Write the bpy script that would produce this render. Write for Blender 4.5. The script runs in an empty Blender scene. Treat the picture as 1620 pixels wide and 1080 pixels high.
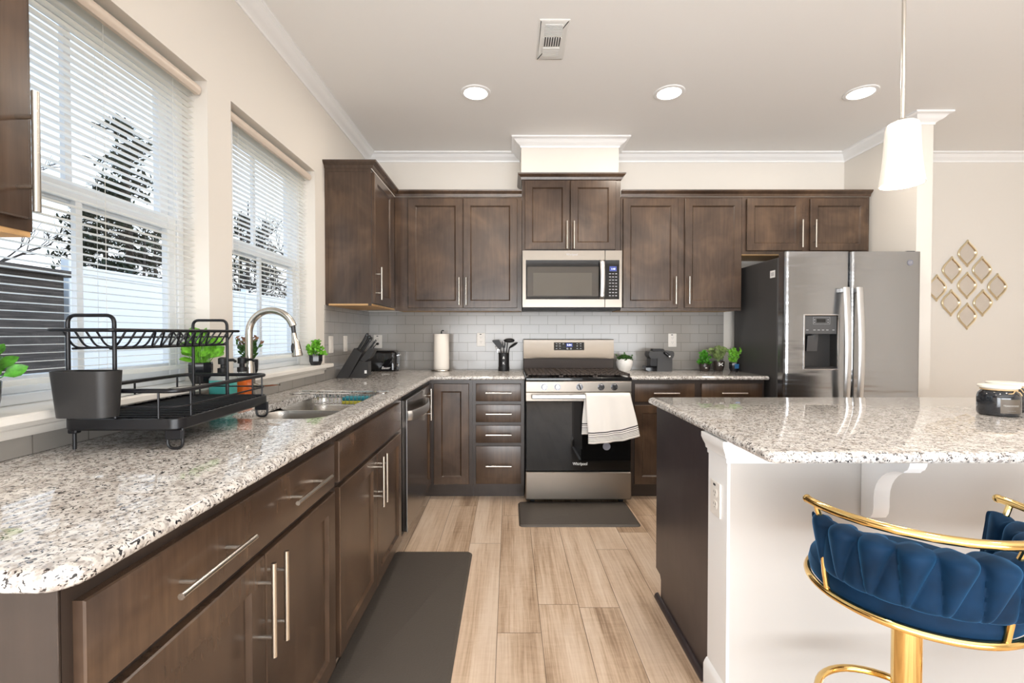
import bpy, bmesh, math, random
from mathutils import Vector, Matrix
random.seed(7)
S = bpy.context.scene
COL = S.collection
PI = math.pi

# ------------------------------------------------------------------ camera
CAM_H = 1.235
PITCH = math.atan(11.5 / 720.0)
cd = bpy.data.cameras.new('camera')
cd.lens = 16.0
cd.sensor_width = 36.0
cd.shift_x = 4.0 / 1620.0
cd.clip_start = 0.02
cam = bpy.data.objects.new('camera', cd)
COL.objects.link(cam)
cam.location = (0, 0, CAM_H)
cam.rotation_euler = (PI / 2 - PITCH, 0, 0)
S.camera = cam

# ------------------------------------------------------------------ render look
S.view_settings.view_transform = 'Standard'
S.view_settings.look = 'None'
S.view_settings.gamma = 1.0
S.view_settings.use_curve_mapping = False
S.view_settings.exposure = 0.18
S.cycles.use_denoising = True
S.cycles.max_bounces = 9
S.cycles.diffuse_bounces = 5
S.cycles.glossy_bounces = 5
S.cycles.transparent_max_bounces = 16
S.cycles.caustics_reflective = False
S.cycles.caustics_refractive = False
S.cycles.sample_clamp_indirect = 5.0
S.cycles.blur_glossy = 0.5

# ------------------------------------------------------------------ sky
w = bpy.data.worlds.new('sky')
S.world = w
w.use_nodes = True
nt = w.node_tree
nt.nodes.clear()
wo = nt.nodes.new('ShaderNodeOutputWorld')
bg = nt.nodes.new('ShaderNodeBackground')
tc = nt.nodes.new('ShaderNodeTexCoord')
sp = nt.nodes.new('ShaderNodeSeparateXYZ')
rp = nt.nodes.new('ShaderNodeValToRGB')
nt.links.new(tc.outputs['Generated'], sp.inputs[0])
nt.links.new(sp.outputs['Z'], rp.inputs[0])
rp.color_ramp.elements[0].position = 0.0
rp.color_ramp.elements[0].color = (0.95, 0.97, 1.0, 1)
rp.color_ramp.elements[1].position = 0.75
rp.color_ramp.elements[1].color = (0.36, 0.62, 1.0, 1)
e = rp.color_ramp.elements.new(0.22)
e.color = (0.80, 0.91, 1.0, 1)
nt.links.new(rp.outputs[0], bg.inputs[0])
bg.inputs[1].default_value = 1.55
nt.links.new(bg.outputs[0], wo.inputs[0])


def light(name, kind, loc, energy, color=(1, 1, 1), size=None, size_y=None, rot=(0, 0, 0), spot=None):
    d = bpy.data.lights.new(name, kind)
    d.energy = energy
    d.color = color
    if kind == 'AREA':
        if size_y:
            d.shape = 'RECTANGLE'
            d.size = size
            d.size_y = size_y
        else:
            d.shape = 'DISK'
            d.size = size
    elif kind == 'SUN':
        d.angle = math.radians(2)
    elif size:
        d.shadow_soft_size = size
    o = bpy.data.objects.new(name, d)
    COL.objects.link(o)
    o.location = loc
    o.rotation_euler = rot
    return o


# winter sun on the yard, high over the far side of the house (it lights the fence, not the room)
light('sun', 'SUN', (8, 3, 9), 0.9, (1.0, 0.95, 0.88), rot=(math.radians(8), math.radians(52), 0))
# added fill lamps on the unseen living side, behind the camera
FILL_COL = (0.91, 0.955, 1.0)
light('fill_rear', 'AREA', (1.05, -2.90, 1.32), 325, FILL_COL, 4.4, 2.3, rot=(PI / 2 + math.radians(24), 0, 0))
light('fill_left', 'AREA', (-1.19, -1.55, 1.35), 95, (0.84, 0.92, 1.0), 2.0, 2.0, rot=(PI / 2 + math.radians(10), 0, -PI / 2))


# ------------------------------------------------------------------ pixel helpers (photo frame -> point at a real distance)
CA, SA = math.cos(PITCH), math.sin(PITCH)


def kk(py):
    return math.tan(math.atan((540.0 - py) / 720.0) - PITCH)


def ZP(py, Y):
    return CAM_H + Y * kk(py)


def XP(px, Y, py=528.5):
    return (px - 806.0) / 720.0 * Y * (CA - kk(py) * SA)


def YP(px, X, py=528.5):
    return X * 720.0 / (px - 806.0) / (CA - kk(py) * SA)


# ------------------------------------------------------------------ materials
MATS = {}


def pmat(name, color, rough=0.5, metal=0.0, bump=None, var=None, coat=0.0, sheen=0.0, spec=None, emit=None, estr=1.0,
         trans=0.0, aniso=0.0):
    m = bpy.data.materials.new(name)
    m.use_nodes = True
    n = m.node_tree.nodes
    l = m.node_tree.links
    b = n['Principled BSDF']
    b.inputs['Base Color'].default_value = (*color, 1)
    b.inputs['Roughness'].default_value = rough
    b.inputs['Metallic'].default_value = metal
    if coat:
        b.inputs['Coat Weight'].default_value = coat
        b.inputs['Coat Roughness'].default_value = 0.08
    if sheen:
        b.inputs['Sheen Weight'].default_value = sheen
        b.inputs['Sheen Roughness'].default_value = 0.35
    if spec is not None:
        b.inputs['Specular IOR Level'].default_value = spec
    if emit:
        b.inputs['Emission Color'].default_value = (*emit, 1)
        b.inputs['Emission Strength'].default_value = estr
    if trans:
        b.inputs['Transmission Weight'].default_value = trans
    if aniso:
        b.inputs['Anisotropic'].default_value = aniso
    geo = None
    if bump or var:
        geo = n.new('ShaderNodeNewGeometry')
    if var:  # (scale xyz, amount)
        sc, amt = var
        mp = n.new('ShaderNodeMapping')
        mp.inputs['Scale'].default_value = sc
        tx = n.new('ShaderNodeTexNoise')
        tx.inputs['Scale'].default_value = 1.0
        tx.inputs['Detail'].default_value = 4.0
        l.new(geo.outputs['Position'], mp.inputs[0])
        l.new(mp.outputs[0], tx.inputs['Vector'])
        mr = n.new('ShaderNodeMapRange')
        mr.inputs['From Min'].default_value = 0.3
        mr.inputs['From Max'].default_value = 0.7
        mr.inputs['To Min'].default_value = 1.0 - amt
        mr.inputs['To Max'].default_value = 1.0 + amt
        l.new(tx.outputs['Fac'], mr.inputs['Value'])
        mx = n.new('ShaderNodeVectorMath')
        mx.operation = 'SCALE'
        mx.inputs[0].default_value = color
        l.new(mr.outputs[0], mx.inputs['Scale'])
        l.new(mx.outputs[0], b.inputs['Base Color'])
    if bump:
        sc, strn, dist = bump
        mp = n.new('ShaderNodeMapping')
        mp.inputs['Scale'].default_value = sc
        tx = n.new('ShaderNodeTexNoise')
        tx.inputs['Scale'].default_value = 1.0
        tx.inputs['Detail'].default_value = 3.0
        l.new(geo.outputs['Position'], mp.inputs[0])
        l.new(mp.outputs[0], tx.inputs['Vector'])
        bp = n.new('ShaderNodeBump')
        bp.inputs['Strength'].default_value = strn
        bp.inputs['Distance'].default_value = dist
        l.new(tx.outputs['Fac'], bp.inputs['Height'])
        l.new(bp.outputs[0], b.inputs['Normal'])
    MATS[name] = m
    return m


def M(n):
    return MATS[n]


pmat('wall_paint', (0.735, 0.695, 0.64), 0.75)
pmat('wall_paint_dimmed', (0.50, 0.475, 0.45), 0.7)  # wall paint darkened for the knee wall to offset the strong rear light
pmat('ceiling_paint', (0.85, 0.84, 0.825), 0.85)
pmat('trim_white', (0.88, 0.88, 0.88), 0.35)
pmat('sill_white', (0.80, 0.77, 0.72), 0.3)
pmat('vinyl_white', (0.82, 0.84, 0.86), 0.3)
pmat('blind_white', (0.90, 0.89, 0.86), 0.45)
pmat('blind_rail', (0.64, 0.55, 0.47), 0.4)
pmat('natural_wood', (0.50, 0.30, 0.13), 0.5, var=((3, 30, 30), 0.2))
pmat('nickel', (0.60, 0.57, 0.52), 0.24, 1.0)
pmat('chrome', (0.85, 0.85, 0.86), 0.08, 1.0)
pmat('steel', (0.285, 0.255, 0.222), 0.34, 1.0, bump=((1.2, 1.2, 160), 0.05, 0.002), aniso=0.4)
pmat('steel_cool', (0.36, 0.365, 0.375), 0.2, 1.0, bump=((0.7, 0.7, 5.0), 0.45, 0.03), aniso=0.3)
pmat('steel_handle', (0.66, 0.66, 0.66), 0.36, 1.0)
pmat('sink_steel', (0.62, 0.60, 0.57), 0.25, 1.0)
pmat('dishwasher_steel', (0.30, 0.275, 0.255), 0.2, 1.0, bump=((1.0, 1.0, 90), 0.05, 0.002))
pmat('fridge_side', (0.048, 0.046, 0.046), 0.5, bump=((400, 400, 400), 0.15, 0.0006))
pmat('black_plastic', (0.012, 0.012, 0.013), 0.45, spec=0.35)
pmat('black_gloss', (0.008, 0.008, 0.009), 0.06)
pmat('oven_glass', (0.004, 0.004, 0.004), 0.03, spec=0.3)
pmat('microwave_glass', (0.060, 0.052, 0.045), 0.05, coat=0.4)
pmat('microwave_view', (0.105, 0.094, 0.080), 0.08)
pmat('black_iron', (0.060, 0.047, 0.041), 0.6, spec=0.3)
pmat('knob_metal', (0.22, 0.22, 0.23), 0.2, 1.0)
pmat('black_wire', (0.007, 0.007, 0.009), 0.38, spec=0.35)
pmat('rack_tray', (0.008, 0.008, 0.010), 0.3, spec=0.4)
pmat('charcoal', (0.026, 0.025, 0.025), 0.42, spec=0.4)
pmat('dark_gray', (0.026, 0.025, 0.025), 0.42)
pmat('gray_panel', (0.075, 0.075, 0.077), 0.35)
pmat('outlet_white', (0.80, 0.76, 0.71), 0.4)
pmat('slot_dark', (0.03, 0.03, 0.03), 0.6)
pmat('paper', (0.82, 0.77, 0.70), 0.9)
pmat('white_print', (0.85, 0.85, 0.85), 0.5)
pmat('white_label', (0.80, 0.80, 0.80), 0.5)
pmat('mat_rubber', (0.075, 0.063, 0.053), 0.55, bump=((130, 130, 130), 0.5, 0.002))
pmat('gold', (0.86, 0.60, 0.24), 0.12, 1.0)
pmat('velvet', (0.002, 0.018, 0.048), 0.7, spec=0.15, sheen=0.5, var=((14, 14, 14), 0.35))
MATS['velvet'].node_tree.nodes['Principled BSDF'].inputs['Sheen Tint'].default_value = (0.08, 0.34, 0.70, 1)
pmat('mirror', (0.80, 0.76, 0.72), 0.02, 1.0)
pmat('mirror_gold', (0.80, 0.69, 0.48), 0.28, 1.0)
pmat('pot_black', (0.014, 0.015, 0.018), 0.16)
pmat('pot_brown', (0.035, 0.026, 0.022), 0.2)
pmat('pot_blue', (0.03, 0.13, 0.30), 0.25)
pmat('pot_white', (0.80, 0.78, 0.75), 0.4)
pmat('leaf_green', (0.06, 0.25, 0.02), 0.45, var=((60, 60, 60), 0.6))
pmat('leaf_bright', (0.14, 0.40, 0.025), 0.45, var=((60, 60, 60), 0.55))
pmat('leaf_olive', (0.17, 0.24, 0.08), 0.45, var=((70, 70, 70), 0.6))
pmat('leaf_dark', (0.055, 0.14, 0.03), 0.45, var=((70, 70, 70), 0.6))
pmat('leaf_tip', (0.20, 0.10, 0.05), 0.5)
pmat('soil', (0.03, 0.02, 0.012), 0.95)
pmat('soap_teal', (0.10, 0.50, 0.46), 0.1, trans=0.25)
pmat('soap_orange', (0.75, 0.16, 0.03), 0.1, trans=0.2)
pmat('soap_clear', (0.75, 0.80, 0.78), 0.08, trans=0.6)
pmat('sponge_yellow', (0.55, 0.50, 0.06), 0.9, bump=((300, 300, 300), 0.5, 0.002))
pmat('sponge_teal', (0.02, 0.20, 0.25), 0.9, bump=((300, 300, 300), 0.5, 0.002))
pmat('candle_glass', (0.012, 0.014, 0.018), 0.05, coat=0.5)
pmat('candle_label', (0.10, 0.08, 0.06), 0.5)
pmat('candle_lid', (0.75, 0.72, 0.66), 0.5)
pmat('twine', (0.55, 0.38, 0.20), 0.8)
pmat('lens', (0.9, 0.9, 0.9), 0.4, emit=(1.0, 0.96, 0.90), estr=9.0)
pmat('shade_glass', (0.80, 0.77, 0.71), 0.25, emit=(1.0, 0.88, 0.72), estr=0.22)
pmat('display_blue', (0.02, 0.03, 0.10), 0.1, emit=(0.10, 0.14, 0.55), estr=0.5)
pmat('display_digit', (0.8, 0.85, 1.0), 0.3, emit=(0.8, 0.85, 1.0), estr=1.2)
pmat('gray_print', (0.40, 0.40, 0.42), 0.5)
pmat('emblem_gray', (0.20, 0.20, 0.24), 0.4)
pmat('vent_white', (0.76, 0.76, 0.74), 0.5)
pmat('vent_dark', (0.06, 0.06, 0.06), 0.8)
pmat('fence_white', (0.80, 0.83, 0.86), 0.6)
pmat('shed_dark', (0.060, 0.050, 0.045), 0.8, var=((3, 3, 40), 0.5))
pmat('ground', (0.25, 0.21, 0.14), 0.95, var=((1, 1, 1), 0.3))
pmat('bark', (0.060, 0.048, 0.038), 0.9)
pmat('needle', (0.040, 0.055, 0.030), 0.8, var=((3, 3, 3), 0.5))


# the thin vinyl slats let some daylight through
_m = MATS['blind_white']
_n, _l = _m.node_tree.nodes, _m.node_tree.links
_t = _n.new('ShaderNodeBsdfTranslucent')
_t.inputs[0].default_value = (0.92, 0.92, 0.88, 1)
_x = _n.new('ShaderNodeMixShader')
_x.inputs[0].default_value = 0.62
_l.new(_n['Principled BSDF'].outputs[0], _x.inputs[1])
_l.new(_t.outputs[0], _x.inputs[2])
_l.new(_x.outputs[0], _n['Material Output'].inputs[0])


def node_mat(name):
    m = bpy.data.materials.new(name)
    m.use_nodes = True
    MATS[name] = m
    n, l = m.node_tree.nodes, m.node_tree.links
    return m, n, l, n['Principled BSDF']


def math_node(n, l, op, a, b=None, c=None):
    q = n.new('ShaderNodeMath')
    q.operation = op
    for i, v in enumerate((a, b, c)):
        if v is None:
            continue
        if isinstance(v, (int, float)):
            q.inputs[i].default_value = v
        else:
            l.new(v, q.inputs[i])
    return q.outputs[0]


def noise(n, l, vec, scale, detail=3.0, rough=0.5, dist=0.0, mapping=None):
    if mapping:
        mp = n.new('ShaderNodeMapping')
        mp.inputs['Scale'].default_value = mapping
        l.new(vec, mp.inputs[0])
        vec = mp.outputs[0]
    t = n.new('ShaderNodeTexNoise')
    t.inputs['Scale'].default_value = scale
    t.inputs['Detail'].default_value = detail
    t.inputs['Roughness'].default_value = rough
    t.inputs['Distortion'].default_value = dist
    l.new(vec, t.inputs['Vector'])
    return t.outputs['Fac']


def ramp(n, l, fac, stops, const=False):
    r = n.new('ShaderNodeValToRGB')
    els = r.color_ramp.elements
    while len(els) > 1:
        els.remove(els[-1])
    els[0].position = stops[0][0]
    els[0].color = (*stops[0][1], 1)
    for p, c in stops[1:]:
        q = els.new(p)
        q.color = (*c, 1)
    if const:
        r.color_ramp.interpolation = 'CONSTANT'
    l.new(fac, r.inputs[0])
    return r.outputs[0]


def mixc(n, l, fac, a, b, mode='MIX'):
    q = n.new('ShaderNodeMix')
    q.data_type = 'RGBA'
    q.blend_type = mode
    for s, v in ((q.inputs[0], fac), (q.inputs[6], a), (q.inputs[7], b)):
        if isinstance(v, (int, float)):
            s.default_value = v
        elif isinstance(v, tuple):
            s.default_value = (*v, 1)
        else:
            l.new(v, s)
    return q.outputs[2]


# dark stained maple
def wood(name, c0, c1, c2, rough=0.3):
    m, n, l, b = node_mat(name)
    g = n.new('ShaderNodeNewGeometry')
    P = g.outputs['Position']
    big = noise(n, l, P, 3.2, 3.0, 0.55, 0.6)
    grain = noise(n, l, P, 1.0, 4.0, 0.6, 0.0, mapping=(55, 55, 4))
    f = math_node(n, l, 'MULTIPLY_ADD', grain, 0.28, math_node(n, l, 'MULTIPLY', big, 0.72))
    col = ramp(n, l, f, [(0.34, c0), (0.5, c1), (0.68, c2)])
    l.new(col, b.inputs['Base Color'])
    b.inputs['Roughness'].default_value = rough
    b.inputs['Coat Weight'].default_value = 0.15
    b.inputs['Coat Roughness'].default_value = 0.22


wood('dark_wood', (0.034, 0.0195, 0.0125), (0.062, 0.037, 0.0235), (0.110, 0.066, 0.039), 0.27)
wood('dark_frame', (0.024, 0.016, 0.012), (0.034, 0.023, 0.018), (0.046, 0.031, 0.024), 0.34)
wood('island_wood', (0.024, 0.018, 0.020), (0.037, 0.028, 0.030), (0.054, 0.041, 0.043), 0.34)  # purple tint stands in for blue window light reflected on the panel

# granite
m, n, l, b = node_mat('granite')
g = n.new('ShaderNodeNewGeometry')
P = g.outputs['Position']
cloud = noise(n, l, P, 50, 3.0, 0.6)
base = ramp(n, l, cloud, [(0.34, (0.37, 0.335, 0.305)), (0.47, (0.58, 0.55, 0.515)), (0.60, (0.69, 0.67, 0.645))])
gr = noise(n, l, P, 110, 2.0, 0.5, 0.4)
base = mixc(n, l, ramp(n, l, gr, [(0.56, (0, 0, 0)), (0.63, (1, 1, 1))]), base, (0.30, 0.275, 0.26))
fl = noise(n, l, P, 150, 1.5, 0.5, 0.8)
base = mixc(n, l, ramp(n, l, fl, [(0.605, (0, 0, 0)), (0.635, (1, 1, 1))]), base, (0.030, 0.030, 0.034))
cl = noise(n, l, P, 64, 2.0, 0.6, 1.0)
base = mixc(n, l, ramp(n, l, cl, [(0.655, (0, 0, 0)), (0.68, (1, 1, 1))]), base, (0.045, 0.043, 0.045))
l.new(base, b.inputs['Base Color'])
b.inputs['Roughness'].default_value = 0.035
b.inputs['Specular IOR Level'].default_value = 1.0

# vinyl plank floor: planks run along Y, 0.183 wide, 1.22 long
m, n, l, b = node_mat('floor_planks')
g = n.new('ShaderNodeNewGeometry')
P = g.outputs['Position']
sp = n.new('ShaderNodeSeparateXYZ')
l.new(P, sp.inputs[0])
u = math_node(n, l, 'DIVIDE', math_node(n, l, 'ADD', sp.outputs['X'], 0.051 + 1.83), 0.183)
row = math_node(n, l, 'FLOOR', u)
fu = math_node(n, l, 'FRACT', u)
wn = n.new('ShaderNodeTexWhiteNoise')
wn.noise_dimensions = '1D'
l.new(row, wn.inputs['W'])
v = math_node(n, l, 'ADD', math_node(n, l, 'DIVIDE', math_node(n, l, 'ADD', sp.outputs['Y'], 6.0), 1.22),
              math_node(n, l, 'MULTIPLY', wn.outputs['Value'], 3.7))
vi = math_node(n, l, 'FLOOR', v)
fv = math_node(n, l, 'FRACT', v)
w2 = n.new('ShaderNodeTexWhiteNoise')
w2.noise_dimensions = '2D'
cb = n.new('ShaderNodeCombineXYZ')
l.new(row, cb.inputs[0])
l.new(vi, cb.inputs[1])
l.new(cb.outputs[0], w2.inputs['Vector'])
rnd = w2.outputs['Value']
# shift the grain per plank
off = n.new('ShaderNodeCombineXYZ')
l.new(math_node(n, l, 'MULTIPLY', rnd, 37.0), off.inputs[2])
add = n.new('ShaderNodeVectorMath')
add.operation = 'ADD'
l.new(P, add.inputs[0])
l.new(off.outputs[0], add.inputs[1])
V = add.outputs[0]
g1 = noise(n, l, V, 1.0, 4.0, 0.55, 0.5, mapping=(11, 0.9, 1))
g2 = noise(n, l, V, 1.0, 4.0, 0.65, 0.3, mapping=(120, 3.2, 1))
g3 = noise(n, l, V, 1.0, 3.0, 0.6, 1.2, mapping=(9, 42, 1))
f = math_node(n, l, 'ADD', math_node(n, l, 'MULTIPLY', g1, 0.58), math_node(n, l, 'MULTIPLY', g2, 0.36))
f = math_node(n, l, 'ADD', f, math_node(n, l, 'MULTIPLY', g3, 0.10))
f = math_node(n, l, 'ADD', f, math_node(n, l, 'MULTIPLY', math_node(n, l, 'SUBTRACT', rnd, 0.5), 0.14))
col = ramp(n, l, f, [(0.36, (0.31, 0.205, 0.130)), (0.45, (0.49, 0.350, 0.240)), (0.54, (0.63, 0.475, 0.345)),
                     (0.66, (0.74, 0.595, 0.465))])
e1 = math_node(n, l, 'MINIMUM', fu, math_node(n, l, 'SUBTRACT', 1.0, fu))
e2 = math_node(n, l, 'MULTIPLY', math_node(n, l, 'MINIMUM', fv, math_node(n, l, 'SUBTRACT', 1.0, fv)), 6.67)
seam = math_node(n, l, 'LESS_THAN', math_node(n, l, 'MINIMUM', e1, e2), 0.008)
col = mixc(n, l, math_node(n, l, 'MULTIPLY', seam, 0.75), col, (0.07, 0.04, 0.022))
l.new(col, b.inputs['Base Color'])
b.inputs['Roughness'].default_value = 0.36


# subway tile, running bond; axis picks which horizontal coordinate runs along the wall
def tile(name, axis, x0):
    m, n, l, b = node_mat(name)
    g = n.new('ShaderNodeNewGeometry')
    sp = n.new('ShaderNodeSeparateXYZ')
    l.new(g.outputs['Position'], sp.inputs[0])
    cb = n.new('ShaderNodeCombineXYZ')
    l.new(math_node(n, l, 'SUBTRACT', sp.outputs[axis], x0), cb.inputs[0])
    l.new(math_node(n, l, 'SUBTRACT', sp.outputs['Z'], 0.927), cb.inputs[1])
    t = n.new('ShaderNodeTexBrick')
    t.offset = 0.5
    t.inputs['Scale'].default_value = 1.0
    t.inputs['Brick Width'].default_value = 0.1556
    t.inputs['Row Height'].default_value = 0.0785
    t.inputs['Mortar Size'].default_value = 0.0016
    t.inputs['Mortar Smooth'].default_value = 0.1
    t.inputs['Bias'].default_value = 0.0
    t.inputs['Color1'].default_value = (0.32, 0.302, 0.280, 1)
    t.inputs['Color2'].default_value = (0.298, 0.282, 0.262, 1)
    t.inputs['Mortar'].default_value = (0.17, 0.155, 0.142, 1)
    l.new(cb.outputs[0], t.inputs['Vector'])
    l.new(t.outputs['Color'], b.inputs['Base Color'])
    b.inputs['Roughness'].default_value = 0.16
    bp = n.new('ShaderNodeBump')
    bp.inputs['Strength'].default_value = 0.4
    bp.inputs['Distance'].default_value = 0.001
    bp.invert = True
    l.new(t.outputs['Fac'], bp.inputs['Height'])
    l.new(bp.outputs[0], b.inputs['Normal'])


tile('tile_back', 'X', -0.832 + 0.0778)
tile('tile_left', 'Y', 0.62)

# thin window glass
m, n, l, b = node_mat('window_glass')
n.remove(b)
out = n['Material Output']
tr = n.new('ShaderNodeBsdfTransparent')
gl = n.new('ShaderNodeBsdfGlossy')
gl.inputs['Roughness'].default_value = 0.02
lw = n.new('ShaderNodeLayerWeight')
fac = math_node(n, l, 'MULTIPLY_ADD', math_node(n, l, 'POWER', lw.outputs['Facing'], 5.0), 0.5, 0.02)
mx = n.new('ShaderNodeMixShader')
l.new(fac, mx.inputs[0])
l.new(tr.outputs[0], mx.inputs[1])
l.new(gl.outputs[0], mx.inputs[2])
l.new(mx.outputs[0], out.inputs[0])

# towel: white cloth, black woven lines near the hem (uses the cloth's own UV, v in metres from the hem)
m, n, l, b = node_mat('towel_cloth')
uv = n.new('ShaderNodeUVMap')
sp = n.new('ShaderNodeSeparateXYZ')
l.new(uv.outputs[0], sp.inputs[0])
v = sp.outputs['Y']
acc = None
for c, hw in ((0.018, 0.0016), (0.028, 0.0016), (0.038, 0.0016), (0.048, 0.0022), (0.062, 0.0022), (0.076, 0.004)):
    q = math_node(n, l, 'LESS_THAN', math_node(n, l, 'ABSOLUTE', math_node(n, l, 'SUBTRACT', v, c)), hw)
    acc = q if acc is None else math_node(n, l, 'MAXIMUM', acc, q)
l.new(mixc(n, l, acc, (0.86, 0.83, 0.79), (0.05, 0.05, 0.055)), b.inputs['Base Color'])
b.inputs['Roughness'].default_value = 0.95

# ------------------------------------------------------------------ mesh builder
class MB:
    def __init__(s):
        s.v, s.f, s.m, s.uv = [], [], [], {}
        s.mi = 0

    def add(s, vs, fs):
        o = len(s.v)
        s.v += [tuple(p) for p in vs]
        for q in fs:
            s.f.append(tuple(i + o for i in q))
            s.m.append(s.mi)
        return o

    def box(s, x0, x1, y0, y1, z0, z1, c=0.0):
        x0, x1 = min(x0, x1), max(x0, x1)
        y0, y1 = min(y0, y1), max(y0, y1)
        z0, z1 = min(z0, z1), max(z0, z1)
        if c <= 0:
            vs = [(x, y, z) for x in (x0, x1) for y in (y0, y1) for z in (z0, z1)]
            s.add(vs, [(0, 1, 3, 2), (4, 6, 7, 5), (0, 4, 5, 1), (2, 3, 7, 6), (0, 2, 6, 4), (1, 5, 7, 3)])
            return
        c = min(c, (x1 - x0) * .49, (y1 - y0) * .49, (z1 - z0) * .49)
        vs, idx = [], {}
        for ix, x in enumerate((x0, x1)):
            for iy, y in enumerate((y0, y1)):
                for iz, z in enumerate((z0, z1)):
                    dx, dy, dz = (c if ix == 0 else -c), (c if iy == 0 else -c), (c if iz == 0 else -c)
                    for a, p in enumerate(((x, y + dy, z + dz), (x + dx, y, z + dz), (x + dx, y + dy, z))):
                        idx[(ix, iy, iz, a)] = len(vs)
                        vs.append(p)
        F = []
        g = lambda *k: idx[k]
        for i in (0, 1):
            F.append([g(i, 0, 0, 0), g(i, 1, 0, 0), g(i, 1, 1, 0), g(i, 0, 1, 0)])
            F.append([g(0, i, 0, 1), g(1, i, 0, 1), g(1, i, 1, 1), g(0, i, 1, 1)])
            F.append([g(0, 0, i, 2), g(1, 0, i, 2), g(1, 1, i, 2), g(0, 1, i, 2)])
        for i in (0, 1):
            for j in (0, 1):
                F.append([g(i, j, 0, 0), g(i, j, 1, 0), g(i, j, 1, 1), g(i, j, 0, 1)])
                F.append([g(i, 0, j, 0), g(i, 1, j, 0), g(i, 1, j, 2), g(i, 0, j, 2)])
                F.append([g(0, i, j, 1), g(1, i, j, 1), g(1, i, j, 2), g(0, i, j, 2)])
        for i in (0, 1):
            for j in (0, 1):
                for k in (0, 1):
                    F.append([g(i, j, k, 0), g(i, j, k, 1), g(i, j, k, 2)])
        s.add(vs, F)

    def loft(s, rings, close=True, capa=True, capb=True):
        k = len(rings[0])
        o = s.add([p for r in rings for p in r], [])
        fs = []
        for i in range(len(rings) - 1):
            for j in range(k if close else k - 1):
                a, b_ = i * k + j, i * k + (j + 1) % k
                fs.append((o + a, o + b_, o + b_ + k, o + a + k))
        if capa:
            fs.append(tuple(o + j for j in range(k))[::-1])
        if capb:
            fs.append(tuple(o + (len(rings) - 1) * k + j for j in range(k)))
        s.f += fs
        s.m += [s.mi] * len(fs)

    def tube(s, pts, r, n=10, closed=False, caps=True, flat=None):
        pts = [Vector(p) for p in pts]
        N = len(pts)
        rs = r if isinstance(r, (list, tuple)) else [r] * N
        rings = []
        up = None
        for i in range(N):
            if closed:
                t = (pts[(i + 1) % N] - pts[i - 1])
            else:
                t = pts[min(i + 1, N - 1)] - pts[max(i - 1, 0)]
            t.normalize()
            if up is None:
                ref = Vector((0, 0, 1)) if abs(t.z) < .9 else Vector((1, 0, 0))
                up = (ref - t * ref.dot(t)).normalized()
            else:
                up = up - t * up.dot(t)
                up.normalize()
            sd = t.cross(up)
            a_, b_ = (1, 1) if flat is None else flat
            rings.append([pts[i] + (up * math.cos(2 * PI * j / n) * a_ + sd * math.sin(2 * PI * j / n) * b_) * rs[i]
                          for j in range(n)])
        if closed:
            rings.append(rings[0])
            s.loft(rings, True, False, False)
        else:
            s.loft(rings, True, caps, caps)

    def cyl(s, p0, p1, r0, r1=None, n=20):
        s.tube([p0, p1], [r0, r0 if r1 is None else r1], n)

    def lathe(s, c, prof, n=32, cap0=True, cap1=True, fac=None):
        rings = []
        for r, z in prof:
            rings.append([(c[0] + r * math.cos(2 * PI * j / n), c[1] + r * math.sin(2 * PI * j / n), c[2] + z)
                          for j in range(n)])
        s.loft(rings, True, cap0, cap1)

    def ell(s, c, rx, ry, rz, n=16, k=10):
        rings = []
        for i in range(1, k):
            t = -PI / 2 + PI * i / k
            rings.append([(c[0] + rx * math.cos(t) * math.cos(2 * PI * j / n), c[1] + ry * math.cos(t) * math.sin(2 * PI * j / n),
                           c[2] + rz * math.sin(t)) for j in range(n)])
        s.loft(rings, True, True, True)

    def prism(s, poly, axis, a, b_):
        def P(u, v, t):
            return {'x': (t, u, v), 'y': (u, t, v), 'z': (u, v, t)}[axis]
        s.loft([[P(u, v, a) for u, v in poly], [P(u, v, b_) for u, v in poly]])

    def slab(s, poly, z0, z1, c=0.003):
        ins = lambda d: offset_poly(poly, [d] * len(poly))
        L = [(ins(c), z0), (poly, z0 + c), (poly, z1 - c), (ins(c), z1)]
        s.loft([[(x, y, z) for x, y in q] for q, z in L])

    def xf(s, fn, start=0):
        s.v = s.v[:start] + [tuple(fn(p)) for p in s.v[start:]]

    def leaf(s, base, dirv, length, width, bend=0.3, fold=0.12, upv=(0, 0, 1)):
        d = Vector(dirv).normalized()
        u = Vector(upv)
        sd = d.cross(u)
        if sd.length < 1e-3:
            sd = d.cross(Vector((1, 0, 0)))
        sd.normalize()
        nn = sd.cross(d).normalized()
        b0 = Vector(base)
        pts = []
        for t, wv in ((0, .12), (.3, .85), (.6, 1.0), (.85, .6), (1, .04)):
            c = b0 + d * length * t - nn * bend * length * t * t
            pts.append((c - sd * width * .5 * wv, c + nn * (-fold) * width * wv, c + sd * width * .5 * wv))
        vs = [p for q in pts for p in q]
        fs = []
        for i in range(4):
            a = i * 3
            fs += [(a, a + 1, a + 4, a + 3), (a + 1, a + 2, a + 5, a + 4)]
        s.add(vs, fs)


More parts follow.
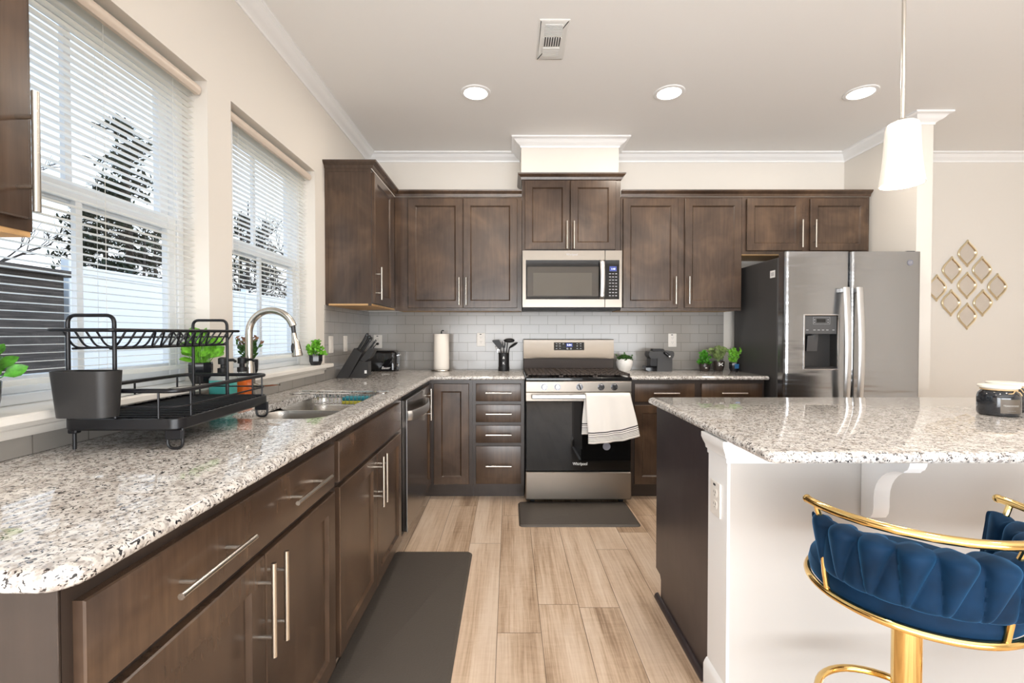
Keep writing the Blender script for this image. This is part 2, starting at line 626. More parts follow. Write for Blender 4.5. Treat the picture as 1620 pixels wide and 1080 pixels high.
def offset_poly(P, E):
    """inset a CCW polygon; E[i] = distance for the edge P[i]->P[i+1]"""
    n = len(P)
    out = []
    for i in range(n):
        a, b_, c = Vector(P[i - 1]), Vector(P[i]), Vector(P[(i + 1) % n])
        d0, d1 = (b_ - a).normalized(), (c - b_).normalized()
        n0, n1 = Vector((-d0.y, d0.x)), Vector((-d1.y, d1.x))
        e0, e1 = E[i - 1], E[i]
        den = d0.x * d1.y - d0.y * d1.x
        if abs(den) < 1e-4:
            q = b_ + n0 * (e0 + e1) * .5
        else:
            p0, p1 = b_ + n0 * e0, b_ + n1 * e1
            t = ((p1.x - p0.x) * d1.y - (p1.y - p0.y) * d1.x) / den
            q = p0 + d0 * t
        out.append((q.x, q.y))
    return out


def rrect(x0, x1, y0, y1, r, k=5):
    out = []
    for cx, cy, a in ((x1 - r, y0 + r, -PI / 2), (x1 - r, y1 - r, 0), (x0 + r, y1 - r, PI / 2), (x0 + r, y0 + r, PI)):
        for i in range(k + 1):
            t = a + PI / 2 * i / k
            out.append((cx + r * math.cos(t), cy + r * math.sin(t)))
    return out


ORG = {}


def mesh_from(mb, name, mats, off, smooth=30):
    me = bpy.data.meshes.new(name)
    ox, oy, oz = off
    me.from_pydata([(x - ox, y - oy, z - oz) for x, y, z in mb.v], [], mb.f)
    for mm in (mats if isinstance(mats, (list, tuple)) else [mats]):
        me.materials.append(M(mm))
    me.polygons.foreach_set('material_index', mb.m)
    bm = bmesh.new()
    bm.from_mesh(me)
    if not mb.uv:
        bmesh.ops.recalc_face_normals(bm, faces=bm.faces)
    else:
        lay = bm.loops.layers.uv.new('UVMap')
        bm.verts.ensure_lookup_table()
        for fc in bm.faces:
            for lp in fc.loops:
                lp[lay].uv = mb.uv.get(lp.vert.index, (0, 1))
    bm.to_mesh(me)
    bm.free()
    if smooth:
        me.shade_smooth()
        me.set_sharp_from_angle(angle=math.radians(smooth))
    return me


def link(name, data, parent=None):
    o = bpy.data.objects.new(name, data)
    COL.objects.link(o)
    if parent is not None:
        o.parent = parent
    return o


def tag(o, label=None, cat=None, group=None, kind=None):
    if label:
        o['label'] = label
    if cat:
        o['category'] = cat
    if group:
        o['group'] = group
    if kind:
        o['kind'] = kind
    return o


def thing(name, label, cat, loc=(0, 0, 0), group=None):
    o = bpy.data.objects.new(name, None)
    o.empty_display_size = 0.05
    COL.objects.link(o)
    o.location = loc
    ORG[o] = loc
    return tag(o, label, cat, group)


def part(mb, name, mats, parent, label=None, smooth=30, kind=None):
    o = link(name, mesh_from(mb, name, mats, ORG[parent], smooth), parent)
    ORG[o] = ORG[parent]
    if label:
        o['label'] = label
    if kind:
        o['kind'] = kind
    return o


def single(mb, name, mats, label, cat, loc=(0, 0, 0), group=None, kind=None, smooth=30):
    o = link(name, mesh_from(mb, name, mats, loc, smooth))
    o.location = loc
    ORG[o] = loc
    return tag(o, label, cat, group, kind)


def copy_tree(o, parent=None):
    c = o.copy()
    COL.objects.link(c)
    if parent is not None:
        c.parent = parent
    for ch in list(o.children):
        copy_tree(ch, c)
    ORG[c] = ORG[o]
    return c


def text(s, size, loc, rot, mat, parent, name, extrude=0.0004, shear=0.0, align='CENTER', squeeze=1.0):
    cu = bpy.data.curves.new(name, 'FONT')
    cu.body = s
    cu.size = size
    cu.extrude = extrude
    cu.shear = shear
    cu.align_x = align
    cu.align_y = 'CENTER'
    t = bpy.data.objects.new(name, cu)
    COL.objects.link(t)
    bpy.context.view_layer.update()
    dg = bpy.context.evaluated_depsgraph_get()
    me = bpy.data.meshes.new_from_object(t.evaluated_get(dg))
    bpy.data.objects.remove(t)
    mt = Matrix.Translation(Vector(loc) - Vector(ORG[parent])) @ rot.to_4x4() @ Matrix.Diagonal((squeeze, 1, 1, 1))
    me.transform(mt)
    me.materials.clear()
    me.materials.append(M(mat))
    o = link(name, me, parent)
    ORG[o] = ORG[parent]
    return o


RX = Matrix.Rotation(PI / 2, 3, 'X')                      # writing on a face that looks toward -Y
RXL = Matrix.Rotation(PI / 2, 3, 'Z') @ RX                # writing on a face that looks toward +X
RXR = Matrix.Rotation(-PI / 2, 3, 'Z') @ RX               # writing on a face that looks toward -X


def arc(cx, cy, r, a0, a1, k=8):
    return [(cx + r * math.cos(a0 + (a1 - a0) * i / k), cy + r * math.sin(a0 + (a1 - a0) * i / k)) for i in range(k + 1)]


def fillet(pts, r, k=5):
    """round the inner corners of an open 3-D polyline"""
    P = [Vector(p) for p in pts]
    out = [P[0]]
    for i in range(1, len(P) - 1):
        a, b_, c = P[i - 1], P[i], P[i + 1]
        d0, d1 = (a - b_), (c - b_)
        q = min(r, d0.length * .45, d1.length * .45)
        p0, p1 = b_ + d0.normalized() * q, b_ + d1.normalized() * q
        for j in range(k + 1):
            t = j / k
            out.append(p0 * (1 - t) ** 2 + b_ * 2 * t * (1 - t) + p1 * t * t)
    out.append(P[-1])
    return out


def fillet_closed(pts, r, k=5):
    P = [Vector(p) for p in pts]
    n = len(P)
    out = []
    for i in range(n):
        a, b_, c = P[i - 1], P[i], P[(i + 1) % n]
        d0, d1 = (a - b_), (c - b_)
        q = min(r, d0.length * .45, d1.length * .45)
        p0, p1 = b_ + d0.normalized() * q, b_ + d1.normalized() * q
        for j in range(k + 1):
            t = j / k
            out.append(p0 * (1 - t) ** 2 + b_ * 2 * t * (1 - t) + p1 * t * t)
    return out


# ================================================================== the room
CT = 0.927          # counter top
GB = 0.897          # granite underside
WL = -1.233         # left wall
WB = 3.99           # back wall
CE = 2.80           # ceiling
W1 = (0.985, 1.873)
W2 = (2.030, 2.900)
WZ = (1.015, 2.267)

mb = MB(); mb.box(-1.40, 5.55, -3.05, 4.09, -0.05, 0)
single(mb, 'floor', 'floor_planks', 'light brown wood plank floor of the kitchen', 'floor', kind='structure')
mb = MB(); mb.box(-1.40, 5.55, -3.05, 4.09, CE, CE + .06)
single(mb, 'ceiling', 'ceiling_paint', 'flat pale greige ceiling over the kitchen', 'ceiling', kind='structure')
mb = MB(); mb.box(-1.40, 5.55, WB, WB + .1, 0, CE)
single(mb, 'wall_back', 'wall_paint', 'beige back wall behind range and refrigerator', 'wall', kind='structure')
mb = MB()
OX = -1.403
for a, b_ in ((-3.05, W1[0]), (W1[1], W2[0]), (W2[1], WB)):
    mb.box(OX, WL, a, b_, 0, CE)
for a, b_ in (W1, W2):
    mb.box(OX, WL, a, b_, 0, WZ[0])
    mb.box(OX, WL, a, b_, WZ[1], CE)
single(mb, 'wall_left', 'wall_paint', 'beige window wall along the left side', 'wall', kind='structure')
mb = MB(); mb.box(5.5, 5.6, -3.05, WB, 0, CE)
single(mb, 'wall_right', 'wall_paint', 'beige wall at the far right of the open room', 'wall', kind='structure')
mb = MB(); mb.box(-1.40, 5.55, -3.15, -3.05, 0, CE)
single(mb, 'wall_rear', 'wall_paint', 'beige wall behind the viewer', 'wall', kind='structure')
mb = MB(); mb.box(2.918, 3.03, 3.276, WB, 0, CE)
single(mb, 'wall_alcove', 'wall_paint', 'short beige wall stub right of the refrigerator', 'wall', kind='structure')
mb = MB(); mb.box(.0945, .878, 3.68, WB, 2.52, CE)
single(mb, 'wall_chase', 'wall_paint', 'beige boxed chase between range cabinet and ceiling', 'wall', kind='structure')

# frames added around the two unseen fill lamps; the walls have no opening there
for nm, args, lab in (('window_3', (-1.08, 3.68, -3.05, -3.0, .12, 2.52), 'added wide frame around the unseen fill light behind the viewer'),):
    x0, x1, y0, y1, z0, z1 = args
    mb = MB()
    for q in ((x0, x0 + .06, z0, z1), (x1 - .06, x1, z0, z1), (x0, x1, z0, z0 + .06), (x0, x1, z1 - .06, z1),
              ((x0 + x1) / 2 - .03, (x0 + x1) / 2 + .03, z0, z1)):
        mb.box(q[0], q[1], y0, -2.94, q[2], q[3])
    single(mb, nm, 'vinyl_white', lab, 'window', kind='structure')
mb = MB()
for q in ((-2.62, -2.56, .28, 2.42), (-.54, -.48, .28, 2.42), (-2.62, -.48, .28, .34), (-2.62, -.48, 2.36, 2.42)):
    mb.box(WL, WL + .035, q[0], q[1], q[2], q[3])
single(mb, 'window_4', 'vinyl_white', 'added tall frame around the fill light at left, out of view', 'window', kind='structure')

# crown moulding
CPROF = [(0, 2.731), (.006, 2.731), (.009, 2.742), (.016, 2.748), (.020, 2.751), (.034, 2.757), (.046, 2.768), (.056, 2.782),
         (.060, 2.784), (.072, 2.786), (.078, 2.790), (.078, CE), (0, CE)]


def sweep_plan(mb, path, prof, side=1):
    P = [Vector(p) for p in path]
    n = len(P)
    rings = []
    for i in range(n):
        ds = []
        if i > 0:
            ds.append((P[i] - P[i - 1]).normalized())
        if i < n - 1:
            ds.append((P[i + 1] - P[i]).normalized())
        ns = [Vector((d.y, -d.x)) * side for d in ds]
        if len(ns) == 1:
            off = ns[0]
        else:
            mm = (ns[0] + ns[1]).normalized()
            off = mm / max(.2, mm.dot(ns[0]))
        rings.append([(P[i].x + off.x * d, P[i].y + off.y * d, z) for d, z in prof])
    mb.loft(rings, True, True, True)


mb = MB()
sweep_plan(mb, [(WL, -3.04), (WL, WB), (.0945, WB), (.0945, 3.68), (.878, 3.68), (.878, WB), (2.918, WB), (2.918, 3.276),
                (3.03, 3.276), (3.03, WB), (5.5, WB)], CPROF)
single(mb, 'trim_1', 'trim_white', 'white crown moulding along the ceiling edge', 'moulding', kind='structure')

# backsplash tile
mb = MB()
mb.box(WL + .008, 1.873, WB - .008, WB, CT + .001, 1.43)
mb.box(.10, .885, WB - .008, WB, 1.43, 1.46)
single(mb, 'wall_backsplash', 'tile_back', 'grey beige subway tile backsplash on the back wall', 'backsplash', kind='structure')
mb = MB()
mb.box(WL, WL + .008, 3.03, WB, CT + .001, 1.43)
mb.box(WL, WL + .008, .60, 3.03, CT + .001, .985)
single(mb, 'wall_tile', 'tile_left', 'subway tile strip on the left wall under the window sill', 'backsplash', kind='structure')

# window sill with apron
mb = MB()
mb.box(WL, -1.165, .80, 3.02, 1.018, 1.043, .005)
for a, b_ in (W1, W2):
    mb.box(-1.402, WL + .01, a + .001, b_ - .001, 1.0155, 1.0428)
mb.loft([[(x, y, z) for x, z in ((WL, .978), (WL + .014, .978), (WL + .018, .985), (WL + .018, .999), (WL + .030, 1.005), (WL + .034, 1.018), (WL, 1.018))]
         for y in (.82, 2.985)])
single(mb, 'trim_2', 'sill_white', 'white window sill with moulded apron above the sink counter', 'sill', kind='structure')

# ------------------------------------------------------------------ windows 1 and 2
def window(idx, y0, y1):
    z0, z1 = 1.043, WZ[1]
    t = thing('window_%d' % idx, ('white double hung window nearest the viewer behind the dish rack' if idx == 1 else
                                  'white double hung window behind the sink faucet'), 'window', (-1.36, (y0 + y1) / 2, z0))
    t['kind'] = 'structure'
    mb = MB()
    xo, xi = -1.402, -1.335
    for q in ((y0, y0 + .035, z0, z1), (y1 - .035, y1, z0, z1), (y0 + .035, y1 - .035, z0, z0 + .03), (y0 + .035, y1 - .035, z1 - .035, z1)):
        mb.box(xo, xi, q[0], q[1], q[2], q[3], .003)
    part(mb, 'window_frame', 'vinyl_white', t)
    zm = 1.655
    a, b_ = y0 + .035, y1 - .035
    for nm, lo, hi, x0, x1 in (('upper_sash', zm - .012, z1 - .035, -1.398, -1.370), ('lower_sash', z0 + .03, zm + .045, -1.368, -1.340)):
        mb = MB()
        r = .045
        for q in ((a, a + r, lo, hi), (b_ - r, b_, lo, hi), (a + r, b_ - r, lo, lo + .05), (a + r, b_ - r, hi - (.05 if nm == 'lower_sash' else .04), hi)):
            mb.box(x0, x1, q[0], q[1], q[2], q[3], .003)
        c = (a + b_) / 2
        mb.box(x0 + .006, x1 - .006, c - .011, c + .011, lo + .05, hi - .045)
        s_ = part(mb, nm, 'vinyl_white', t)
        mb = MB()
        xm = (x0 + x1) / 2
        mb.box(xm - .002, xm + .002, a + r - .004, b_ - r + .004, lo + .046, hi - .036)
        part(mb, 'glass_pane', 'window_glass', s_)
    return t


window(1, *W1)
window(2, *W2)

# ------------------------------------------------------------------ blinds
def blind(y0, y1, label):
    x = -1.292
    t = thing('window_blind', label, 'blind', (x, (y0 + y1) / 2, WZ[1]), 'slatted blinds at the kitchen windows')
    y0 += .008
    y1 -= .008
    mb = MB()
    mb.box(x - .014, x + .014, y0, y1, 2.215, 2.245, .002)
    part(mb, 'headrail', 'blind_white', t)
    mb = MB()
    pr = [(-.010, -.018), (.006, -.019), (.013, -.010), (.015, .0), (.013, .010), (.006, .019), (-.010, .018)]
    mb.loft([[(x + .028 + p, yy, 2.224 + q) for p, q in pr] for yy in (y0 + .004, y1 - .004)])
    part(mb, 'valance', 'blind_rail', t)
    mb = MB()
    z = 2.200
    pitch = .0226
    cnt = 0
    while z > 1.128:
        h = .0125
        tl = math.radians(2)
        pts = []
        for k in range(5):
            q = -1 + k * .5
            dx = q * h * math.cos(tl)
            dz = q * h * math.sin(tl) + .0022 * (1 - q * q)
            pts.append((dx, dz))
        vs = [(x + dx, yy, z + dz) for yy in (y0 + .002, y1 - .002) for dx, dz in pts]
        mb.add(vs, [(i, i + 1, i + 6, i + 5) for i in range(4)])
        z -= pitch
        cnt += 1
    part(mb, 'slats', 'blind_white', t)
    mb = MB()
    mb.box(x - .013, x + .013, y0, y1, 1.100, 1.116, .003)
    part(mb, 'bottom_rail', 'blind_white', t)
    for f in (.14, .52, .86):
        mb = MB()
        yy = y0 + (y1 - y0) * f
        mb.cyl((x + .0135, yy, 1.11), (x + .0135, yy, 2.22), .0007, n=5)
        mb.cyl((x - .0135, yy, 1.11), (x - .0135, yy, 2.22), .0007, n=5)
        part(mb, 'ladder_cord', 'blind_white', t)
    mb = MB()
    yy = y0 + .06
    mb.cyl((x + .020, yy, 1.62), (x + .020, yy, 2.21), .003, n=8)
    part(mb, 'tilt_wand', 'vinyl_white', t)
    return t


blind(W1[0], W1[1], 'white slatted blind on the window nearest the viewer, behind the dish rack')
blind(W2[0], W2[1], 'white slatted blind on the second window, behind the sink faucet')

# ================================================================== cabinets
LEFT = lambda u, d, z: (-.583 - d, u, z)
BACK = lambda u, d, z: (u, 3.37 + d, z)
UPL = lambda u, d, z: (-.905 - d, u, z)
UPB = lambda u, d, z: (u, 3.66 + d, z)


def wbox(mb, W, u0, u1, d0, d1, z0, z1, c=0.0):
    p, q = W(u0, d0, z0), W(u1, d1, z1)
    mb.box(p[0], q[0], p[1], q[1], p[2], q[2], c)


def rings(mb, W, u0, u1, z0, z1, spec):
    rr = []
    for ins, d in spec:
        rr.append([W(a, d, b_) for a, b_ in ((u0 + ins, z0 + ins), (u1 - ins, z0 + ins), (u1 - ins, z1 - ins), (u0 + ins, z1 - ins))])
    mb.loft(rr)


def shaker(W, u0, u1, z0, z1, fr=.057):
    mb = MB()
    rings(mb, W, u0, u1, z0, z1, [(0, .019), (0, .003), (.003, 0), (fr, 0), (fr + .003, .004), (fr + .010, .010)])
    return mb


def slabf(W, u0, u1, z0, z1):
    mb = MB()
    rings(mb, W, u0, u1, z0, z1, [(0, .019), (0, .005), (.002, .002), (.008, 0)])
    return mb


def bar(W, c, z, L, vert):
    """bar pull: c = centre along u, z = centre height"""
    mb = MB()
    off = -.035
    h = L / 2
    s_ = L * .29
    if vert:
        mb.cyl(W(c, off, z - h), W(c, off, z + h), .006, n=14)
        for q in (-s_, s_):
            mb.cyl(W(c, 0, z + q), W(c, off, z + q), .0045, n=10)
    else:
        mb.cyl(W(c - h, off, z), W(c + h, off, z), .006, n=14)
        for q in (-s_, s_):
            mb.cyl(W(c + q, 0, z), W(c + q, off, z), .0045, n=10)
    return mb


def fronts(t, W, doors=(), drawers=()):
    for u0, u1, z0, z1, hs in doors:
        d = part(shaker(W, u0, u1, z0, z1), 'door', 'dark_wood', t)
        if hs:
            part(bar(W, hs[0], hs[1], .22, True), 'handle', 'nickel', d)
    for u0, u1, z0, z1, hs in drawers:
        d = part(slabf(W, u0, u1, z0, z1), 'drawer', 'dark_wood', t)
        for c in hs:
            part(bar(W, c, (z0 + z1) / 2, .19 if W is BACK else .225, False), 'handle', 'nickel', d)


# --- left run, nearest: one wide drawer over two doors
t = thing('base_cabinet', 'dark wood base cabinet nearest the viewer with one wide two-handled drawer over two doors', 'cabinet', (-.9, 1.07, 0),
          'dark shaker base cabinets')
mb = MB()
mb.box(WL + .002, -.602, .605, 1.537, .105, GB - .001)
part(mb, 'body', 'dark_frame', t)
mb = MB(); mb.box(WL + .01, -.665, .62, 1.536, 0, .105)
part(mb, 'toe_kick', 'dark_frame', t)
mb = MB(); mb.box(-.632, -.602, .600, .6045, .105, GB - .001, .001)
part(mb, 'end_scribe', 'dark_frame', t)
fronts(t, LEFT, doors=[(.621, 1.078, .117, .708, (1.050, .593)), (1.082, 1.515, .117, .708, (1.110, .593))],
       drawers=[(.621, 1.515, .726, .868, (.865, 1.285))])

# --- sink base: hollow so that the bowls hang inside
t = thing('base_cabinet', 'dark wood sink base cabinet with a plain false front over two doors', 'cabinet', (-.9, 2.0, 0), 'dark shaker base cabinets')
mb = MB()
y0, y1 = 1.539, 2.524
mb.box(WL + .002, -.602, y0, y0 + .018, .105, GB - .001)
mb.box(WL + .002, -.602, y1 - .018, y1, .105, GB - .001)
mb.box(WL + .002, -.621, y0 + .018, y1 - .018, .105, .123)
mb.box(WL + .002, WL + .014, y0 + .018, y1 - .018, .123, GB - .001)
mb.box(-.621, -.602, y0 + .018, y1 - .018, .105, .155)
mb.box(-.621, -.602, y0 + .018, y1 - .018, .69, GB - .001)
mb.box(-.621, -.602, y0 + .018, 1.60, .155, .69)
mb.box(-.621, -.602, 2.42, y1 - .018, .155, .69)
part(mb, 'body', 'dark_frame', t)
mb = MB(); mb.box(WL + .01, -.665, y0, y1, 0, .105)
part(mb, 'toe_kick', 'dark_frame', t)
fronts(t, LEFT, doors=[(1.557, 1.996, .117, .708, (1.975, .593)), (2.000, 2.440, .117, .708, (2.030, .593))],
       drawers=[(1.557, 2.440, .726, .868, ())])

# --- corner cabinet
t = thing('base_cabinet', 'dark wood corner base cabinet beside the dishwasher, one handled door and one plain door', 'cabinet', (-.9, 3.6, 0),
          'dark shaker base cabinets')
mb = MB()
mb.box(WL + .002, -.602, 3.146, 3.978, .105, GB - .001)
mb.box(-.602, -.2755, 3.39, 3.978, .105, GB - .001)
part(mb, 'body', 'dark_frame', t)
mb = MB(); mb.box(WL + .01, -.665, 3.146, 3.97, 0, .105); mb.box(-.665, -.276, 3.455, 3.97, 0, .105)
part(mb, 'toe_kick', 'dark_frame', t)
fronts(t, LEFT, doors=[(3.152, 3.366, .117, .868, (3.180, .743))])
fronts(t, BACK, doors=[(-.564, -.301, .117, .868, None)])

# --- four drawer cabinet left of the range
t = thing('base_cabinet', 'dark wood base cabinet with four stacked drawers, left of the range', 'cabinet', (-.08, 3.6, 0), 'dark shaker base cabinets')
mb = MB(); mb.box(-.2745, .111, 3.39, 3.978, .105, GB - .001)
part(mb, 'body', 'dark_frame', t)
mb = MB(); mb.box(-.2745, .111, 3.455, 3.97, 0, .105)
part(mb, 'toe_kick', 'dark_frame', t)
fronts(t, BACK, drawers=[(-.250, .086, a, b_, (-.080,)) for a, b_ in ((.737, .868), (.581, .713), (.427, .558), (.120, .403))])

# --- right of the range
t = thing('base_cabinet', 'dark wood base cabinet between range and refrigerator, partly hidden by the island', 'cabinet', (1.4, 3.6, 0),
          'dark shaker base cabinets')
mb = MB(); mb.box(.887, 1.900, 3.39, 3.978, .105, GB - .001)
part(mb, 'body', 'dark_frame', t)
mb = MB(); mb.box(.887, 1.900, 3.455, 3.97, 0, .105)
part(mb, 'toe_kick', 'dark_frame', t)
fronts(t, BACK, doors=[(.930, 1.376, .117, .708, (1.348, .593)), (1.427, 1.877, .117, .708, (1.455, .593))],
       drawers=[(.930, 1.376, .733, .868, (1.155,)), (1.427, 1.877, .733, .868, (1.655,))])

# ------------------------------------------------------------------ dishwasher
t = thing('dishwasher', 'dark stainless dishwasher with a bowed bar handle between sink cabinet and corner cabinet', 'dishwasher', (-.9, 2.83, 0))
mb = MB(); mb.box(WL + .05, -.606, 2.535, 3.138, .10, .893)
part(mb, 'tub', 'black_plastic', t)
mb = MB(); mb.box(-.604, -.574, 2.535, 3.136, .125, .868, .004)
d = part(mb, 'door', 'dishwasher_steel', t)
mb = MB()
pts = [(-.574, 2.56, .775), (-.552, 2.575, .775)]
for i in range(13):
    f = i / 12
    pts.append((-.552 + .036 * math.sin(PI * f), 2.59 + f * .49, .775))
pts += [(-.552, 3.095, .775), (-.574, 3.11, .775)]
mb.tube(fillet(pts, .01, 3), .027, 12, flat=(1, .25))
part(mb, 'handle', 'steel_handle', d)
mb = MB(); mb.box(-.5755, -.5725, 2.5345, 2.5385, .125, .868); mb.box(-.5755, -.5725, 2.5345, 3.136, .8645, .8685)  # bright strips stand in for the highlight along the door edge
part(mb, 'door_edge', 'steel_handle', d)
mb = MB(); mb.box(-.606, -.598, 2.535, 3.136, .868, .892, .002)
part(mb, 'control_strip', 'black_plastic', t)
mb = MB(); mb.box(WL + .05, -.66, 2.535, 3.136, 0.0, .10)
part(mb, 'kick_plate', 'black_plastic', t)
mb = MB(); mb.box(-.5745, -.573, 2.86, 2.93, .205, .212, .0005)
part(mb, 'badge', 'chrome', d)

# ================================================================== upper cabinets
UB, UT = 1.428, 2.339
KPROF = [(0, 0), (.006, .0), (.010, .012), (.012, .018), (.028, .030), (.034, .036), (.036, .046), (0, .046)]


def kcrown(t, path, z, side=1):
    mb = MB()
    sweep_plan(mb, path, [(d, z + q) for d, q in KPROF], side)
    part(mb, 'crown_moulding', 'dark_wood', t)


# left wall corner unit: its flat end panel looks toward the viewer
t = thing('wall_cabinet', 'tall dark wood wall cabinet beside the far window, flat end panel toward the viewer', 'cabinet', (-1.07, 3.35, UB),
          'dark shaker wall cabinets')
mb = MB()
mb.box(WL + .001, -.924, 3.052, 3.982, UB + .012, UT)
part(mb, 'body', 'dark_wood', t)
mb = MB(); mb.box(WL + .001, -.924, 3.052, 3.66, UB, UB + .012)
part(mb, 'bottom_panel', 'natural_wood', t, 'light wood underside')
mb = MB()
for q in ((WL + .001, WL + .022, UB - .002, UT), (-.945, -.924, UB - .002, UT), (WL + .022, -.945, UT - .022, UT)):
    mb.box(q[0], q[1], 3.048, 3.052, q[2], q[3])
part(mb, 'end_panel_trim', 'dark_wood', t)
fronts(t, UPL, doors=[(3.078, 3.535, UB + .018, UT - .018, (3.105, 1.58))])
kcrown(t, [(WL, 3.05), (-.916, 3.05), (-.916, 3.672)], UT)

# back wall, left of the range cabinet
t = thing('wall_cabinet', 'dark wood two door wall cabinet left of the microwave, above the paper towel roll', 'cabinet', (-.4, 3.8, UB),
          'dark shaker wall cabinets')
mb = MB(); mb.box(-.922, .099, 3.68, 3.981, UB + .012, UT)
part(mb, 'body', 'dark_wood', t)
mb = MB(); mb.box(-.922, .099, 3.70, 3.981, UB, UB + .012); 
part(mb, 'bottom_panel', 'natural_wood', t, 'light wood underside')
mb = MB(); mb.box(-.922, .099, 3.68, 3.70, UB - .004, UB + .012)
part(mb, 'bottom_rail', 'dark_wood', t)
fronts(t, UPB, doors=[(-.815, -.375, UB + .018, UT - .018, (-.402, 1.577)), (-.371, .062, UB + .018, UT - .018, (-.346, 1.577))])
kcrown(t, [(-.914, 3.672), (.099, 3.672)], UT)

# over the range
t = thing('wall_cabinet', 'raised dark wood two door cabinet directly above the microwave', 'cabinet', (.49, 3.8, 1.904), 'dark shaker wall cabinets')
mb = MB(); mb.box(.102, .893, 3.68, 3.981, 1.900, 2.481)
part(mb, 'body', 'dark_wood', t)
fronts(t, UPB, doors=[(.124, .484, 1.914, 2.466, (.458, 2.025)), (.488, .852, 1.914, 2.466, (.514, 2.025))])
kcrown(t, [(.102, 3.979), (.102, 3.672), (.893, 3.672), (.893, 3.979)], 2.474)

# right of the range
t = thing('wall_cabinet', 'dark wood two door wall cabinet right of the microwave, above the coffee maker', 'cabinet', (1.38, 3.8, UB),
          'dark shaker wall cabinets')
mb = MB(); mb.box(.896, 1.869, 3.68, 3.981, UB + .012, UT)
part(mb, 'body', 'dark_wood', t)
mb = MB(); mb.box(.896, 1.869, 3.70, 3.981, UB, UB + .012)
part(mb, 'bottom_panel', 'natural_wood', t, 'light wood underside')
mb = MB(); mb.box(.896, 1.869, 3.68, 3.70, UB - .004, UB + .012)
part(mb, 'bottom_rail', 'dark_wood', t)
fronts(t, UPB, doors=[(.912, 1.353, UB + .018, UT - .018, (1.327, 1.585)), (1.408, 1.862, UB + .018, UT - .018, (1.434, 1.585))])
kcrown(t, [(.896, 3.672), (1.8695, 3.672)], UT)

# over the refrigerator
t = thing('wall_cabinet', 'short dark wood two door cabinet above the refrigerator', 'cabinet', (2.38, 3.8, 1.874), 'dark shaker wall cabinets')
mb = MB(); mb.box(1.871, 2.895, 3.68, 3.981, 1.880, UT)
part(mb, 'body', 'dark_wood', t)
mb = MB(); mb.box(1.873, 2.893, 3.69, 3.981, 1.872, 1.880)
part(mb, 'bottom_panel', 'natural_wood', t, 'light wood underside')
fronts(t, UPB, doors=[(1.905, 2.352, 1.905, UT - .018, None), (2.412, 2.872, 1.905, UT - .018, None)])
for c, d in ((2.330, 0), (2.436, 1)):
    doors = [o for o in t.children if o.name.startswith('door')]
    part(bar(UPB, c, 2.035, .22, True), 'handle', 'nickel', doors[d])
kcrown(t, [(1.870, 3.672), (2.895, 3.672)], UT)

# near left unit at the picture edge
t = thing('wall_cabinet', 'dark wood wall cabinet cut off at the upper left edge, nearest the viewer', 'cabinet', (-1.07, .6, UB), 'dark shaker wall cabinets')
mb = MB(); mb.box(WL + .001, -.924, -.03, .885, UB + .004, UT)
part(mb, 'body', 'dark_wood', t)
mb = MB(); mb.box(WL + .001, -.926, -.03, .883, UB - .006, UB + .004)
part(mb, 'bottom_panel', 'natural_wood', t, 'light wood underside')
fronts(t, UPL, doors=[(.43, .866, UB + .024, UT - .018, (.842, 1.570)), (-.01, .426, UB + .024, UT - .018, (.40, 1.570))])
kcrown(t, [(-.916, -.03), (-.916, .885), (WL, .885)], UT)

# ================================================================== granite
EDGE = [(.016, GB), (.008, GB + .001), (.002, GB + .006), (0, GB + .013), (.001, GB + .019), (.006, GB + .0255), (.012, GB + .0285), (.020, CT)]


def counter(mb, poly, wts, hole=None):
    rr = []
    for d, z in EDGE:
        rr.append([(x, y, z) for x, y in offset_poly(poly, [d * q for q in wts])])
    mb.loft(rr, True, False, False)
    for ring, flip in ((rr[0], True), (rr[-1], False)):
        bm = bmesh.new()
        vs = [bm.verts.new(p) for p in ring]
        es = [bm.edges.new((vs[i], vs[(i + 1) % len(vs)])) for i in range(len(vs))]
        if hole:
            hv = [bm.verts.new((x, y, ring[0][2])) for x, y in hole]
            es += [bm.edges.new((hv[i], hv[(i + 1) % len(hv)])) for i in range(len(hv))]
        bmesh.ops.triangle_fill(bm, use_beauty=True, use_dissolve=False, edges=es)
        bm.verts.index_update()
        mb.add([v.co.copy() for v in bm.verts], [[v.index for v in f.verts] for f in bm.faces])
        bm.free()
    if hole:
        c = .004
        ho = offset_poly(hole[::-1], [c] * len(hole))[::-1]
        mb.loft([[(x, y, GB) for x, y in hole], [(x, y, CT) for x, y in hole]], True, False, False)


def weld(o):
    bm = bmesh.new()
    bm.from_mesh(o.data)
    bmesh.ops.remove_doubles(bm, verts=bm.verts, dist=1e-5)
    bmesh.ops.recalc_face_normals(bm, faces=bm.faces)
    bm.to_mesh(o.data)
    bm.free()
    o.data.shade_smooth()
    o.data.set_sharp_from_angle(angle=math.radians(40))


GX = -.570
poly, wts = [], []


def addp(pts, wt):
    for p in pts:
        poly.append(p)
        wts.append(wt)


